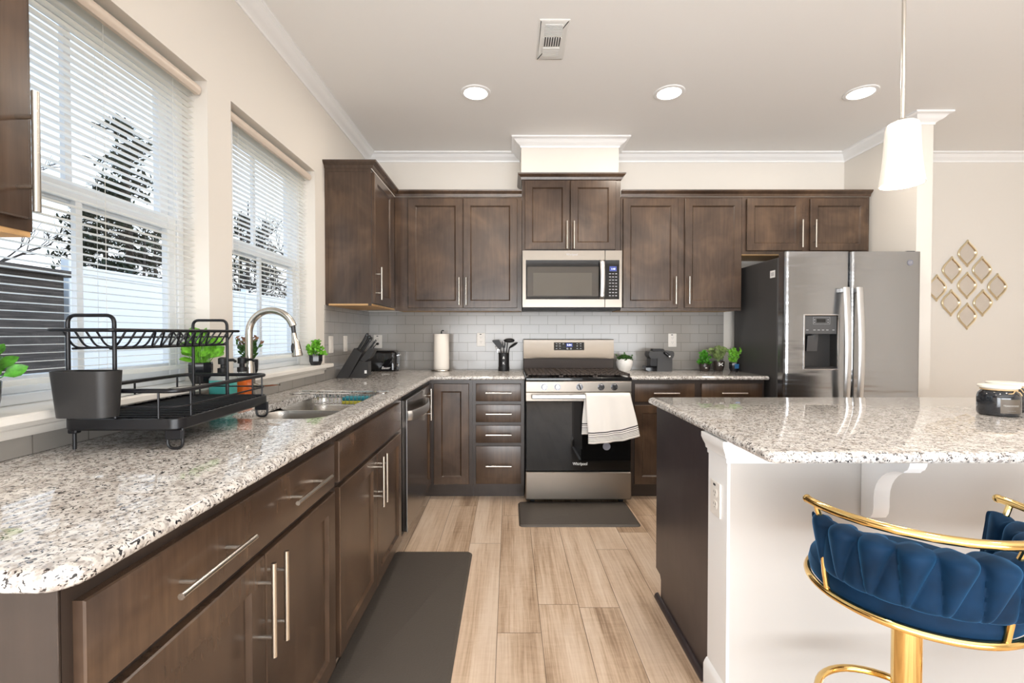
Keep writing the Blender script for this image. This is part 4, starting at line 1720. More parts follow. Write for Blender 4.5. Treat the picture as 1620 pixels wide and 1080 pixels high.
# ================================================================== plants
def pot(kind, c, r, h):
    mb = MB()
    if kind == 'octagon':
        mb.lathe(c, [(r * .72, 0), (r * .98, h * .35), (r, h * .9), (r * .96, h), (r * .86, h), (r * .86, h * .8)], 8)
    elif kind == 'round':
        mb.lathe(c, [(r * .70, 0), (r * .80, h * .08), (r * .95, h * .5), (r, h * .97), (r * .96, h), (r * .88, h), (r * .86, h * .8)], 26)
    else:
        n = 48
        rr = []
        for i in range(21):
            f = i / 20
            rad = r * (.66 + .34 * math.sin(min(1, f * 1.55) * PI / 2)) - r * .08 * max(0, f - .7) / .3
            ring = []
            for j in range(n):
                a = 2 * PI * j / n
                e_ = min(abs(math.sin(4 * a + f * 9)), abs(math.sin(4 * a - f * 9)))
                q = rad + (r * .035 * max(0, 1 - e_ * 4) if .05 < f < .95 else 0)
                ring.append((c[0] + q * math.cos(a), c[1] + q * math.sin(a), c[2] + h * f))
            rr.append(ring)
        for q, z in ((.84, 1.0), (.80, .85)):
            rr.append([(c[0] + r * q * math.cos(2 * PI * j / n), c[1] + r * q * math.sin(2 * PI * j / n), c[2] + h * z) for j in range(n)])
        mb.loft(rr)
    return mb


def plant(c, r, h, kind, potmat, label, leaf, style, ph, pw, seed, group='small potted plants'):
    rd = random.Random(seed)
    t = thing('potted_plant', label, 'plant', c, group)
    pt = part(pot(kind, c, r, h), 'pot', potmat, t, smooth=(20 if kind == 'octagon' else 50))
    mb = MB(); mb.lathe((c[0], c[1], c[2] + h * .80), [(r * .85, 0), (r * .8, h * .06), (r * .3, h * .09)], 14)
    part(mb, 'soil', 'soil', t)
    mb = MB()
    z0 = c[2] + h * .84
    if style == 'bush':       # many short sprigs of small leaves in a dome
        for i in range(95):
            a, el = rd.uniform(0, 2 * PI), math.acos(rd.uniform(.02, 1)) if i % 3 else rd.uniform(0, .5)
            q = rd.uniform(.45, 1.0)
            d = Vector((math.sin(el) * math.cos(a), math.sin(el) * math.sin(a), 0))
            p = Vector((c[0], c[1], z0)) + d * pw * q + Vector((0, 0, ph * q * math.cos(el) * rd.uniform(.7, 1)))
            for k in range(4):
                dv = Vector((d.x + rd.uniform(-.8, .8), d.y + rd.uniform(-.8, .8), rd.uniform(.15, 1.1)))
                mb.leaf(p, dv, ph * .22, ph * .14, .2, .15, (rd.uniform(-.7, .7), -.8, .6))
        for i in range(16):
            a = rd.uniform(0, 2 * PI)
            mb.tube([(c[0], c[1], z0 - .004), (c[0] + pw * .55 * math.cos(a), c[1] + pw * .55 * math.sin(a), z0 + ph * .55)], .0012, 5)
    elif style == 'broad':    # rosettes of big rounded leaves
        for i in range(46):
            a = rd.uniform(0, 2 * PI)
            el = rd.uniform(.1, 1.35)
            st = Vector((c[0] + rd.uniform(-.4, .4) * r, c[1] + rd.uniform(-.4, .4) * r, z0))
            d = Vector((math.sin(el) * math.cos(a), math.sin(el) * math.sin(a), math.cos(el)))
            p = st + Vector((d.x * pw, d.y * pw, d.z * ph)) * rd.uniform(.25, .7)
            mb.tube([st, p], .0013, 5)
            mb.leaf(p, d + Vector((0, 0, .25)), ph * .36, ph * .27, .35, .14, (.5 + rd.uniform(-.6, .6), -.8 + rd.uniform(-.6, .6), .6))
    elif style == 'spiky':    # upright stems with whorls of narrow leaves
        for i in range(18):
            a, q = rd.uniform(0, 2 * PI), rd.uniform(0, 1)
            b0 = Vector((c[0] + .5 * r * q * math.cos(a), c[1] + .5 * r * q * math.sin(a), z0))
            tip = b0 + Vector((math.cos(a) * pw * q, math.sin(a) * pw * q, ph * rd.uniform(.7, 1)))
            mb.tube([b0, tip], .0011, 5)
            for k in range(11):
                f = .15 + .85 * k / 10
                p = b0.lerp(tip, f)
                b_ = rd.uniform(0, 2 * PI)
                mb.mi = 1 if k > 8 and style == 'spiky' and leaf == 'leaf_dark' else 0
                mb.leaf(p, (math.cos(b_), math.sin(b_), .8), ph * .20, ph * .09, .2, .1, (rd.uniform(-.6, .6), -.8, .4))
            mb.mi = 0
    elif style == 'flat':     # loose grey green branches with round leaves
        for i in range(15):
            a, q = rd.uniform(0, 2 * PI), rd.uniform(.2, 1)
            b0 = Vector((c[0], c[1], z0))
            tip = b0 + Vector((math.cos(a) * pw * q, math.sin(a) * pw * .6 * q, ph * rd.uniform(.55, 1) * (1.1 - .4 * q)))
            mb.tube([b0, b0.lerp(tip, .5) + Vector((0, 0, ph * .08)), tip], .0011, 5)
            for k in range(7):
                p = b0.lerp(tip, .3 + .7 * k / 6) + Vector((0, 0, ph * .05))
                b_ = rd.uniform(0, 2 * PI)
                mb.leaf(p, (math.cos(b_), math.sin(b_) * .5, .5), ph * .26, ph * .19, .2, .1, (rd.uniform(-.6, .6), -.8, .5))
    else:                     # succulent: low dome with a few knobbly tips
        for i in range(150):
            a, q = rd.uniform(0, 2 * PI), math.sqrt(rd.uniform(0, 1))
            p = (c[0] + r * .85 * q * math.cos(a), c[1] + r * .85 * q * math.sin(a), z0 + ph * .55 * (1 - q * q))
            mb.leaf(p, (math.cos(a) * q, math.sin(a) * q, .9), ph * .38, ph * .22, .1, .2)
        for a, q, hh in ((PI, .95, .75), (.2, 1.0, .7), (1.3, .2, 1.0), (-.4, .8, .5)):
            b0 = Vector((c[0] + r * .6 * q * math.cos(a), c[1] + r * .6 * q * math.sin(a), z0))
            tp = Vector((c[0] + r * q * 1.05 * math.cos(a), c[1] + r * q * 1.05 * math.sin(a), z0 + ph * hh))
            mb.tube([b0, tp], .003, 6)
            mb.ell(tp, ph * .12, ph * .12, ph * .11, 8, 6)
    mats = [leaf, 'leaf_tip'] if leaf == 'leaf_dark' else [leaf]
    mb.xf(lambda p: (p[0] if p[0] > -1.258 or c[0] > -1 else -1.258 + (p[0] + 1.258) * .12, p[1], p[2]))
    part(mb, 'foliage', mats, t, smooth=60)
    return t, pt


SZ = 1.0432
plant((-1.205, 1.020, SZ), .045, .085, 'round', 'pot_black', 'leafy plant in a black pot cut off at the left edge of the picture', 'leaf_green', 'broad', .115, .060, 3)
pl, pt = plant((-1.208, 1.780, SZ), .0415, .082, 'octagon', 'pot_black', 'bushy bright green plant on the sill behind the dish rack', 'leaf_bright', 'broad', .150, .075, 5)
plant((-1.208, 2.110, SZ), .0415, .075, 'octagon', 'pot_black', 'dark spiky plant with reddish tips on the sill behind the faucet', 'leaf_dark', 'spiky', .115, .055, 8)
plant((-1.207, 2.835, SZ), .0415, .070, 'octagon', 'pot_black', 'small round bright green bush at the far end of the window sill', 'leaf_bright', 'bush', .098, .052, 11)
plant((.972, 3.845, CT), .068, .100, 'woven', 'pot_white', 'low succulent in a white lattice patterned pot right of the range', 'leaf_dark', 'succ', .065, .07, 12)
_, p1 = plant((1.628, 3.80, CT), .046, .070, 'round', 'pot_brown', 'green bushy plant, left of the three plants beside the refrigerator', 'leaf_green', 'bush', .115, .045, 14)
mb = MB(); mb.box(1.619, 1.634, 3.757, 3.762, CT + .026, CT + .033)
ORG[p1] = ORG[p1]
part(mb, 'pot_mark', 'white_print', p1)
_, p2 = plant((1.755, 3.82, CT), .048, .082, 'round', 'pot_brown', 'olive leaved plant, middle one of the three beside the refrigerator', 'leaf_olive', 'flat', .135, .105, 17)
mb = MB()
mb.tube([(1.738, 3.7745, CT + .070), (1.772, 3.7745, CT + .046)], .0028, 6)
mb.tube([(1.738, 3.7745, CT + .046), (1.772, 3.7745, CT + .070)], .0028, 6)
mb.tube([(1.742, 3.7745, CT + .058), (1.742, 3.7755, CT + .062)], .0025, 6)
part(mb, 'pot_mark', 'white_print', p2)
_, p3 = plant((1.864, 3.775, CT), .041, .075, 'octagon', 'pot_black', 'bright green spiky plant in a blue-fronted pot touching the refrigerator side', 'leaf_bright', 'spiky', .125, .032, 19)
mb = MB(); mb.loft([[(x, y, z) for x, y, z in ((1.8515, 3.7335, CT + .026), (1.8845, 3.7335, CT + .026), (1.8855, 3.7325, CT + .064), (1.8505, 3.7325, CT + .064))],
                    [(x, y, z) for x, y, z in ((1.8515, 3.7385, CT + .026), (1.8845, 3.7385, CT + .026), (1.8855, 3.7375, CT + .064), (1.8505, 3.7375, CT + .064))]])
part(mb, 'pot_front', 'pot_blue', p3, 'blue front panel of the pot')

# ================================================================== things on the back counter
# knife block: profile in the x-z plane, side toward the viewer
t = thing('knife_block', 'black slanted knife block with black handled knives in the corner of the counter', 'knife block', (-1.10, 3.22, CT))
KY0, KY1 = 3.185, 3.275
ku = lambda x, z: (-1.217 + (x - 70) * .000443, CT + .0005 + (943 - z) * .000443)
mb = MB(); mb.prism([ku(70, 943), ku(268, 943), ku(487, 545), ku(362, 470)], 'y', KY0, KY1)
part(mb, 'main_block', 'charcoal', t)
mb = MB(); mb.prism([ku(274, 943), ku(500, 943), ku(572, 905), ku(572, 680), ku(520, 690), ku(440, 668)], 'y', KY0 + .006, KY1 - .006)
bs = part(mb, 'base', 'charcoal', t)
mb = MB(); mb.prism([ku(452, 662), ku(520, 690), ku(612, 610), ku(684, 490), ku(588, 470)], 'y', KY0 + .010, KY1 - .010)
part(mb, 'steak_knife_holder', 'charcoal', t)
mb = MB()
q0, q1 = ku(520, 870), ku(556, 820)
mb.box(q0[0], q1[0], KY0 + .0045, KY0 + .0065, q0[1], q1[1])
part(mb, 'logo_plate', 'white_print', bs, 'small white logo plate')
for (ax, az), (bx, bz), yy, rr in (((410, 490), (570, 235), 3.205, .0095), ((440, 505), (590, 270), 3.228, .0095), ((470, 525), (625, 320), 3.200, .0085),
                                 ((452, 515), (600, 300), 3.252, .0085), ((560, 500), (680, 340), 3.232, .0065)):
    k = thing('kitchen_knife', {(3.205): 'black handled knife with the highest handle in the knife block', 3.228: 'second highest black knife handle in the knife block',
                               3.200: 'lower front black knife handle in the knife block', 3.252: 'black knife handle at the back of the knife block',
                               3.232: 'thin black handle rising from the small steak knife holder'}[yy], 'knife', (ku(ax, az)[0], yy, ku(ax, az)[1]), 'knives in the block')
    a, b_ = ku(ax, az), ku(bx, bz)
    mb = MB()
    A, B = Vector((a[0], yy, a[1])), Vector((b_[0], yy, b_[1]))
    mb.tube([A, A.lerp(B, .15), A.lerp(B, .5), A.lerp(B, .9), B], [rr * .8, rr, rr * .85, rr * 1.15, rr * .7], 12, flat=(1, .7))
    part(mb, 'handle', 'black_plastic', k)
    mb = MB()
    for f in (.90,):
        p = A.lerp(B, f)
        mb.cyl((p.x, yy - rr * .82, p.z), (p.x, yy + rr * .82, p.z), .0032, n=10)
    part(mb, 'rivet', 'chrome', k)

# toaster
t = thing('toaster', 'glossy black toaster behind the knife block', 'toaster', (-1.06, 3.83, CT))
mb = MB()
P = rrect(-1.195, -.938, 3.755, 3.925, .035, 6)
mb.loft([[(x, y, CT + z) for x, y in offset_poly(P, [q] * len(P))] for q, z in ((.004, .006), (0, .012), (0, .145), (.006, .160), (.018, .168))])
for x in (-1.17, -.965):
    for y in (3.78, 3.90):
        mb.cyl((x, y, CT), (x, y, CT + .007), .01, n=10)
bd = part(mb, 'body', 'black_gloss', t)
mb = MB()
for y in (3.800, 3.850):
    mb.box(-1.16, -.975, y, y + .028, CT + .1665, CT + .1695)
part(mb, 'slots', 'slot_dark', t)
text('Bauer', .030, (-1.022, 3.7545, CT + .030), RX, 'white_print', bd, 'lettering', shear=.25)
mb = MB(); mb.box(-.9385, -.918, 3.825, 3.855, CT + .125, CT + .140, .004)
part(mb, 'lever', 'chrome', t)
mb = MB(); mb.tube([(-.9385, 3.80, CT + .05), (-.926, 3.80, CT + .05)], .012, 16)
part(mb, 'dial', 'chrome', t)

# paper towel
t = thing('paper_towel_holder', 'round brushed metal paper towel holder on the counter', 'holder', (-.572, 3.83, CT))
mb = MB(); mb.lathe((-.572, 3.83, CT), [(.084, 0), (.088, .004), (.086, .012), (.072, .016)], 40)
part(mb, 'base', 'nickel', t)
mb = MB(); mb.cyl((-.572, 3.83, CT + .016), (-.572, 3.83, CT + .325), .006, n=12)
mb.tube([(-.572, 3.83, CT + .322), (-.572, 3.83, CT + .334), (-.562, 3.83, CT + .340), (-.552, 3.83, CT + .337)], .005, 10)
part(mb, 'rod', 'black_plastic', t)
mb = MB()
mb.lathe((-.572, 3.83, CT + .017), [(.020, 0), (.064, .0), (.064, .292), (.063, .294), (.020, .294), (.020, .0)], 44, False, False)
single(mb, 'paper_towel_roll', 'paper', 'white paper towel roll standing on its metal holder', 'paper towel', (-.572, 3.83, CT + .017))

# utensil crock
t = thing('utensil_crock', 'slim black utensil crock with white marks left of the range', 'crock', (-.048, 3.83, CT))
mb = MB()
mb.lathe((-.048, 3.83, CT), [(.046, 0), (.047, .004), (.047, .034), (.0445, .036), (.0445, .150), (.041, .150), (.041, .012)], 36, True, True)
cr = part(mb, 'body', 'black_plastic', t)
text('&', .030, (-.048, 3.7845, CT + .112), RX, 'white_print', cr, 'lettering')
text('K', .030, (-.048, 3.7845, CT + .066), RX, 'white_print', cr, 'lettering')


def utensil(name, label, base, tip, head, hm='black_plastic', handle='black_plastic'):
    k = thing(name, label, 'utensil', base, 'cooking utensils in the crock')
    mb = MB(); mb.tube([base, tip], [.0055, .0045], 10)
    part(mb, 'handle', handle, k)
    part(head, 'head', hm, k)


bz = CT + .02
mb = MB()
mb.prism([(-.1455, 1.178), (-.138, 1.186), (-.088, 1.190), (-.058, 1.140), (-.070, 1.110), (-.088, 1.108)], 'y', 3.803, 3.806)
mb.prism([(-.128, 1.176), (-.096, 1.181), (-.100, 1.174), (-.123, 1.169)], 'y', 3.8025, 3.803)
utensil('slotted_turner', 'wide black slotted turner leaning left in the utensil crock', (-.052, 3.825, bz), (-.076, 3.806, 1.125), mb)
mb = MB()
mb.ell((-.002, 3.800, 1.182), .046, .028, .018, 18, 8)
utensil('ladle', 'black round ladle leaning right in the utensil crock', (-.040, 3.815, bz), (-.016, 3.802, 1.170), mb)
mb = MB()
mb.ell((0, 0, 0), .044, .018, .011, 16, 8)
mb.xf(lambda p: (.032 + p[0] * .84 - p[2] * .54, 3.846 + p[1], 1.142 + p[0] * .54 + p[2] * .84))
utensil('serving_spoon', 'long black serving spoon, rightmost in the utensil crock', (-.038, 3.845, bz), (.0, 3.846, 1.120), mb)
mb = MB()
mb.prism([(-.060, 1.120), (-.036, 1.120), (-.033, 1.150), (-.041, 1.188), (-.046, 1.140), (-.052, 1.140), (-.058, 1.188), (-.064, 1.150)], 'y', 3.836, 3.840)
utensil('pasta_fork', 'black pronged fork standing upright in the utensil crock', (-.048, 3.84, bz), (-.048, 3.838, 1.130), mb)
mb = MB()
for k_ in range(6):
    a = PI * k_ / 6
    loop = []
    for i in range(21):
        f = i / 20
        ww = .016 * math.sin(PI * f) ** .8
        s_ = (1 if True else 0)
        loop.append((ww * math.cos(a), ww * math.sin(a), .075 * (1 - abs(2 * f - 1)) if False else .038 - .038 * math.cos(PI * f)))
    mb.tube(loop, .0008, 5)
    mb.tube([(-x, -y, z) for x, y, z in loop], .0008, 5)
mb.xf(lambda p: (-.083 + p[0] - (p[2]) * .42, 3.83 + p[1], 1.070 + p[2] * .9))
utensil('whisk', 'small wire whisk sticking out left of the utensil crock', (-.060, 3.832, bz), (-.083, 3.83, 1.070), mb, 'chrome', 'chrome')

# coffee maker
t = thing('coffee_maker', 'small black capsule coffee maker on the right back counter', 'coffee maker', (1.24, 3.83, CT))
cu = lambda x, z: (1.130 + (x - 220) * .000254, CT + (965 - z) * .000254)
CY0, CY1 = 3.765, 3.885
mb = MB()
mb.prism([cu(590, 965), cu(1080, 965), cu(1080, 545), cu(1105, 520), cu(1140, 440), cu(1140, 360), cu(1105, 310), cu(1060, 300), cu(400, 312), cu(345, 320), cu(318, 380),
          cu(322, 450), cu(360, 520), cu(420, 545), cu(600, 545)], 'y', CY0, CY1)
bd = part(mb, 'body', 'dark_gray', t)
mb = MB(); mb.prism([cu(380, 545), cu(598, 545), cu(598, 790), cu(380, 790)], 'y', CY0 + .012, CY1 - .012)
part(mb, 'capsule_bay', 'black_plastic', t)
mb = MB()
mb.prism([cu(230, 920), cu(230, 820), cu(260, 795), cu(598, 795), cu(598, 960), cu(330, 960)], 'y', CY0 + .008, CY1 - .008)
part(mb, 'drip_tray', 'black_gloss', t)
mb = MB(); mb.prism([cu(470, 300), cu(490, 235), cu(820, 235), cu(865, 270), cu(865, 300)], 'y', CY0 + .03, CY1 - .03)
part(mb, 'lid_handle', 'black_plastic', t)
mb = MB()
a, b_ = cu(830, 360), cu(970, 470)
mb.tube([(a[0], CY0, a[1]), (a[0], CY0 - .012, a[1]), (b_[0], CY0 - .014, b_[1])], [.012, .011, .012], 12)
part(mb, 'lever', 'black_gloss', t)
mb = MB(); mb.ell((b_[0], CY0 - .018, b_[1]), .013, .009, .010, 14, 8)
part(mb, 'lever_knob', 'chrome', t)

# ------------------------------------------------------------------ outlets
def outlet(loc, face, label, kind='outlet', indicator=True):
    """built flat in local x-z facing -Y, then turned"""
    t = thing('wall_outlet' if kind == 'outlet' else 'light_switch', label, kind, (0, 0, 0), 'wall plates' if False else None)
    mb = MB(); mb.slab(rrect(-.036, .036, -.058, .058, .004, 3), 0, .006, .002)
    mb.xf(lambda p: (p[0], -p[2], p[1]))
    pl = part(mb, 'cover_plate', 'outlet_white', t)
    if kind == 'outlet':
        for s_ in (-1, 1):
            mb = MB(); mb.slab(rrect(-.0165, .0165, s_ * .020 - .0145, s_ * .020 + .0145, .008, 4), .006, .0075, .0007)
            mb.xf(lambda p: (p[0], -p[2], p[1]))
            rc = part(mb, 'socket', 'outlet_white', pl)
            mb = MB()
            for xx in (-.006, .006):
                mb.box(xx - .001, xx + .001, -.0077, -.007, s_ * .020 - .001, s_ * .020 + .007)
            mb.cyl((0, -.0077, s_ * .020 - .008), (0, -.007, s_ * .020 - .008), .0022, n=8)
            part(mb, 'socket_slots', 'slot_dark', pl)
        if indicator:
            mb = MB(); mb.box(-.012, .004, -.0066, -.0058, .043, .050)
            part(mb, 'test_marks', 'slot_dark', pl)
    else:
        mb = MB(); mb.box(-.0165, .0165, -.0085, -.005, -.033, .033, .002)
        part(mb, 'rocker', 'outlet_white', pl)
    t.location = loc
    t.rotation_euler = (0, 0, {'-Y': 0, '+X': PI / 2, '-X': -PI / 2}[face])
    return t


YT = WB - .008
outlet((XP(598, YT), YT, ZP(540, YT)), '-Y', 'white wall outlet above the toaster, a black plug in it')
outlet((XP(761, YT), YT, ZP(537, YT)), '-Y', 'white wall outlet between paper towel and utensil crock')
outlet((XP(1063.5, YT), YT, ZP(538, YT)), '-Y', 'white wall outlet above the coffee maker')
outlet((.699, 1.527, ZP(791, 1.51)), '-X', 'white outlet on the end board of the island')
outlet((WL + .008, YP(544, WL), 1.165), '+X', 'white wall switch on the left tile, nearer the back corner', 'switch')
outlet((WL + .008, YP(521, WL), 1.165), '+X', 'white wall switch on the left tile beside the window', 'switch')
# toaster plug and cord
px_, pz_ = XP(598, YT), ZP(540, YT) - .02
t = thing('power_cord', 'black plug and cord running from the outlet down behind the toaster', 'cord', (px_, YT - .02, pz_))
mb = MB(); mb.cyl((px_, YT - .0078, pz_), (px_, YT - .032, pz_), .012, .009, 14)
part(mb, 'plug', 'black_plastic', t)
mb = MB()
mb.tube(fillet([(px_, YT - .030, pz_), (px_ - .02, YT - .036, pz_ - .02), (px_ - .065, YT - .03, pz_ - .10), (px_ - .07, YT - .028, CT + .02), (px_ - .03, YT - .028, CT + .02)], .03, 5), .003, 8)
part(mb, 'cable', 'black_plastic', t)

# ================================================================== floor mats
def fmat(x0, x1, y0, y1, label):
    t = thing('floor_mat', label, 'mat', ((x0 + x1) / 2, (y0 + y1) / 2, 0), 'dark anti-fatigue mats')
    P = rrect(x0, x1, y0, y1, .03, 5)
    mb = MB()
    mb.loft([[(x, y, z) for x, y in offset_poly(P, [q] * len(P))] for q, z in ((0, .0005), (.001, .004), (.012, .0125), (.03, .0135))])
    part(mb, 'mat_body', 'mat_rubber', t)


fmat(-.650, -.208, 1.30, 2.553, 'long dark brown kitchen mat in front of the sink cabinets')
fmat(.062, .848, 2.895, 3.315, 'dark brown kitchen mat in front of the range')

# ================================================================== ceiling things
for x, lab in ((-.219, 'round recessed ceiling light left of the vent'), (1.035, 'round recessed ceiling light right of the vent'),
               (2.277, 'round recessed ceiling light behind the pendant lamp')):
    y = 2.975
    t = thing('recessed_light', lab, 'ceiling light', (x, y, CE), 'recessed ceiling lights')
    mb = MB(); mb.lathe((x, y, CE), [(.098, -.0005), (.098, -.003), (.094, -.006), (.076, -.0075), (.074, -.004)], 48)
    part(mb, 'trim_ring', 'trim_white', t)
    mb = MB(); mb.lathe((x, y, CE), [(.0735, -.0065), (.0735, -.0042)], 40)
    part(mb, 'lens', 'lens', t)
    light('ceiling_area_light', 'AREA', (x, y, CE - .012), 9, (1.0, .90, .78), .15)
for x, y in ((-.219, 0.55), (1.035, 0.55), (2.277, 0.55)):  # second row added out of view to brighten the room, without fixtures
    light('ceiling_area_light', 'AREA', (x, y, CE - .012), 8, (1.0, .90, .78), .15)

t = thing('ceiling_vent', 'white rectangular air vent in the ceiling', 'vent', (.226, 2.45, CE))
vx0, vx1, vy0, vy1 = .150, .304, 2.285, 2.615
mb = MB()
P = rrect(vx0, vx1, vy0, vy1, .004, 2)
mb.loft([[(x, y, CE - z) for x, y in offset_poly(P, [q] * len(P))] for q, z in ((0, .0005), (0, .003), (.006, .006), (.010, .0065))])
vp = part(mb, 'vent_frame', 'vent_white', t)
mb = MB()
mb.box(vx0 + .032, vx1 - .032, vy0 + .030, vy0 + .118, CE - .0072, CE - .0066)
mb.box(vx0 + .032, vx1 - .032, vy0 + .130, vy0 + .205, CE - .0072, CE - .0066)
part(mb, 'duct_opening', 'vent_dark', t)
mb = MB()
for i in range(9):
    y = vy0 + .030 + .0105 * i
    mb.box(vx0 + .032, vx1 - .032, y, y + .0045, CE - .0105, CE - .0072)
for i in range(8):
    x = vx0 + .030 + .0128 * i
    mb.box(x, x + .0055, vy0 + .130, vy0 + .205, CE - .0105, CE - .0072)
for i in range(7):
    y = vy0 + .216 + .0115 * i
    mb.box(vx0 + .032, vx1 - .032, y, y + .009, CE - .0105, CE - .0066)
part(mb, 'louvers', 'vent_white', t)

# pendant lamp
PXc, PYc = 1.474, 1.72
t = thing('pendant_lamp', 'pendant lamp with a flared white glass shade over the island', 'lamp', (PXc, PYc, CE))
mb = MB(); mb.lathe((PXc, PYc, CE), [(.062, -.0005), (.062, -.012), (.05, -.022), (.012, -.026)], 32)
part(mb, 'canopy', 'nickel', t)
mb = MB(); mb.cyl((PXc, PYc, CE - .02), (PXc, PYc, 2.035), .0065, n=14)
part(mb, 'rod', 'nickel', t)
mb = MB(); mb.lathe((PXc, PYc, 2.0), [(.018, -.03), (.020, .034), (.012, .042)], 20)
part(mb, 'socket', 'nickel', t)
mb = MB()
z0 = 1.797
prof = [(.020, .232), (.040, .230), (.049, .222), (.0525, .205), (.054, .17), (.0565, .12), (.0605, .07), (.0655, .03), (.0695, .004), (.0695, .0), (.066, .0), (.062, .03), (.057, .07), (.053, .12),
        (.0505, .17), (.049, .20), (.045, .218), (.020, .224)]
mb.lathe((PXc, PYc, z0), prof, 44, False, False)
part(mb, 'lamp_shade', 'shade_glass', t)
mb = MB(); mb.ell((PXc, PYc, z0 + .10), .022, .022, .034, 14, 8)
part(mb, 'bulb', 'lens', t)
light('pendant_light', 'POINT', (PXc, PYc, z0 + .03), 6, (1.0, .86, .68), .03)

# ================================================================== mirrors
def tear(s_, n=14):
    """pointed ogee outline, half height 1, half width about .70"""
    R = []
    # right side from the top tip down to the bottom tip
    for i in range(n + 1):
        f = i / n
        z = 1 - 2 * f
        a = abs(z)
        x = .70 * (.5 + .5 * math.cos(PI * a)) ** .68
        R.append((x, z))
    L = [(-x, z) for x, z in R[1:-1]][::-1]
    return [(x * s_, z * s_) for x, z in R + L]


def mirror(px, py, label):
    Y = WB - .001
    c = (XP(px, Y, py), Y, ZP(py, Y))
    t = thing('wall_mirror', label, 'mirror', c, 'gold framed teardrop mirrors')
    s_ = .119
    out, inn = tear(s_, 20), tear(s_ * .86, 20)
    mb = MB()
    mb.loft([[(c[0] + x, Y - d, c[2] + z) for x, z in q] for q, d in ((out, 0), (out, .012), (tear(s_ * .965, 20), .015), (inn, .013), (inn, .004))], True, False, False)
    part(mb, 'frame', 'mirror_gold', t)
    mb = MB()
    mb.loft([[(c[0] + x, Y - .002, c[2] + z) for x, z in inn], [(c[0] + x, Y - .005, c[2] + z) for x, z in inn]])
    part(mb, 'glass', 'mirror', t)


for px, py, lab in ((1529.4, 401, 'top mirror of the gold teardrop mirrors on the right wall'),
                    (1504.5, 427, 'second row gold teardrop mirror, left one, of the wall cluster'),
                    (1552.2, 427, 'second row gold teardrop mirror, right one, of the wall cluster'),
                    (1480.8, 455.5, 'leftmost gold teardrop mirror of the cluster, touching the wall corner'),
                    (1528.7, 451.5, 'centre mirror of the gold teardrop cluster on the right wall'),
                    (1576.4, 453.7, 'rightmost gold teardrop mirror of the wall cluster'),
                    (1503.4, 479, 'fourth row gold teardrop mirror, left one, of the wall cluster'),
                    (1553.4, 479, 'fourth row gold teardrop mirror, right one, of the wall cluster'),
                    (1528.7, 500, 'bottom mirror of the gold teardrop mirrors on the right wall')):
    mirror(px, py, lab)

# ================================================================== candle jars on the island
def candle(x, y, label, rot):
    t = thing('candle_jar', label, 'candle', (0, 0, 0), 'candle jars on the island')
    r = .060
    mb = MB()
    mb.lathe((0, 0, 0), [(r * .86, 0.0005), (r * .96, .004), (r, .012), (r, .070), (r * .95, .084), (r * .80, .094), (r * .78, .100), (r * .74, .100), (r * .74, .02)], 48)
    jr = part(mb, 'jar', 'candle_glass', t)
    mb = MB(); mb.lathe((0, 0, .1002), [(r * .80, 0), (r * .96, .006), (r * .98, .012), (r * .94, .015)], 44)
    part(mb, 'lid', 'candle_lid', t)
    mb = MB()
    mb.tube([(r * .82 * math.cos(2 * PI * i / 30), r * .82 * math.sin(2 * PI * i / 30), .0985) for i in range(30)], .0022, 8, closed=True)
    mb.tube([(r * .35, -r * .74, .0985), (r * .1, -r * .93, .088), (-r * .25, -r * .86, .084)], .0018, 6)
    mb.tube([(r * .35, -r * .74, .0985), (r * .5, -r * .86, .092), (r * .62, -r * .84, .080)], .0018, 6)
    part(mb, 'twine', 'twine', t)
    mb = MB()
    rr = r + .0006
    aa = [math.radians(-90 - 30 + 60 * i / 10) for i in range(11)]
    vs = [(rr * math.cos(a), rr * math.sin(a), z) for z in (.014, .066) for a in aa]
    mb.add(vs, [(i, i + 1, i + 12, i + 11) for i in range(10)])
    lb = part(mb, 'label', 'candle_label', t, 'brown paper label')
    tx = text('TEAKWOOD', .0085, (0, -rr - .0006, .042), RX, 'white_print', lb, 'lettering')
    tx2 = text('soy candle', .006, (0, -rr - .0006, .024), RX, 'gray_print', lb, 'lettering')
    for q in (tx, tx2):
        for v in q.data.vertices:   # wrap the writing round the jar
            a = v.co.x / rr - PI / 2
            v.co = (-(rr + .0004) * -math.cos(a), (rr + .0004) * math.sin(a), v.co.z)
    t.location = (x, y, CT)
    t.rotation_euler = (0, 0, rot)
    return t


candle(1.868, 1.735, 'dark glass candle jar with a brown label, front one of two on the island', math.radians(-12))
candle(2.005, 1.835, 'dark glass candle jar cut off at the right edge, behind the front one', math.radians(-35))

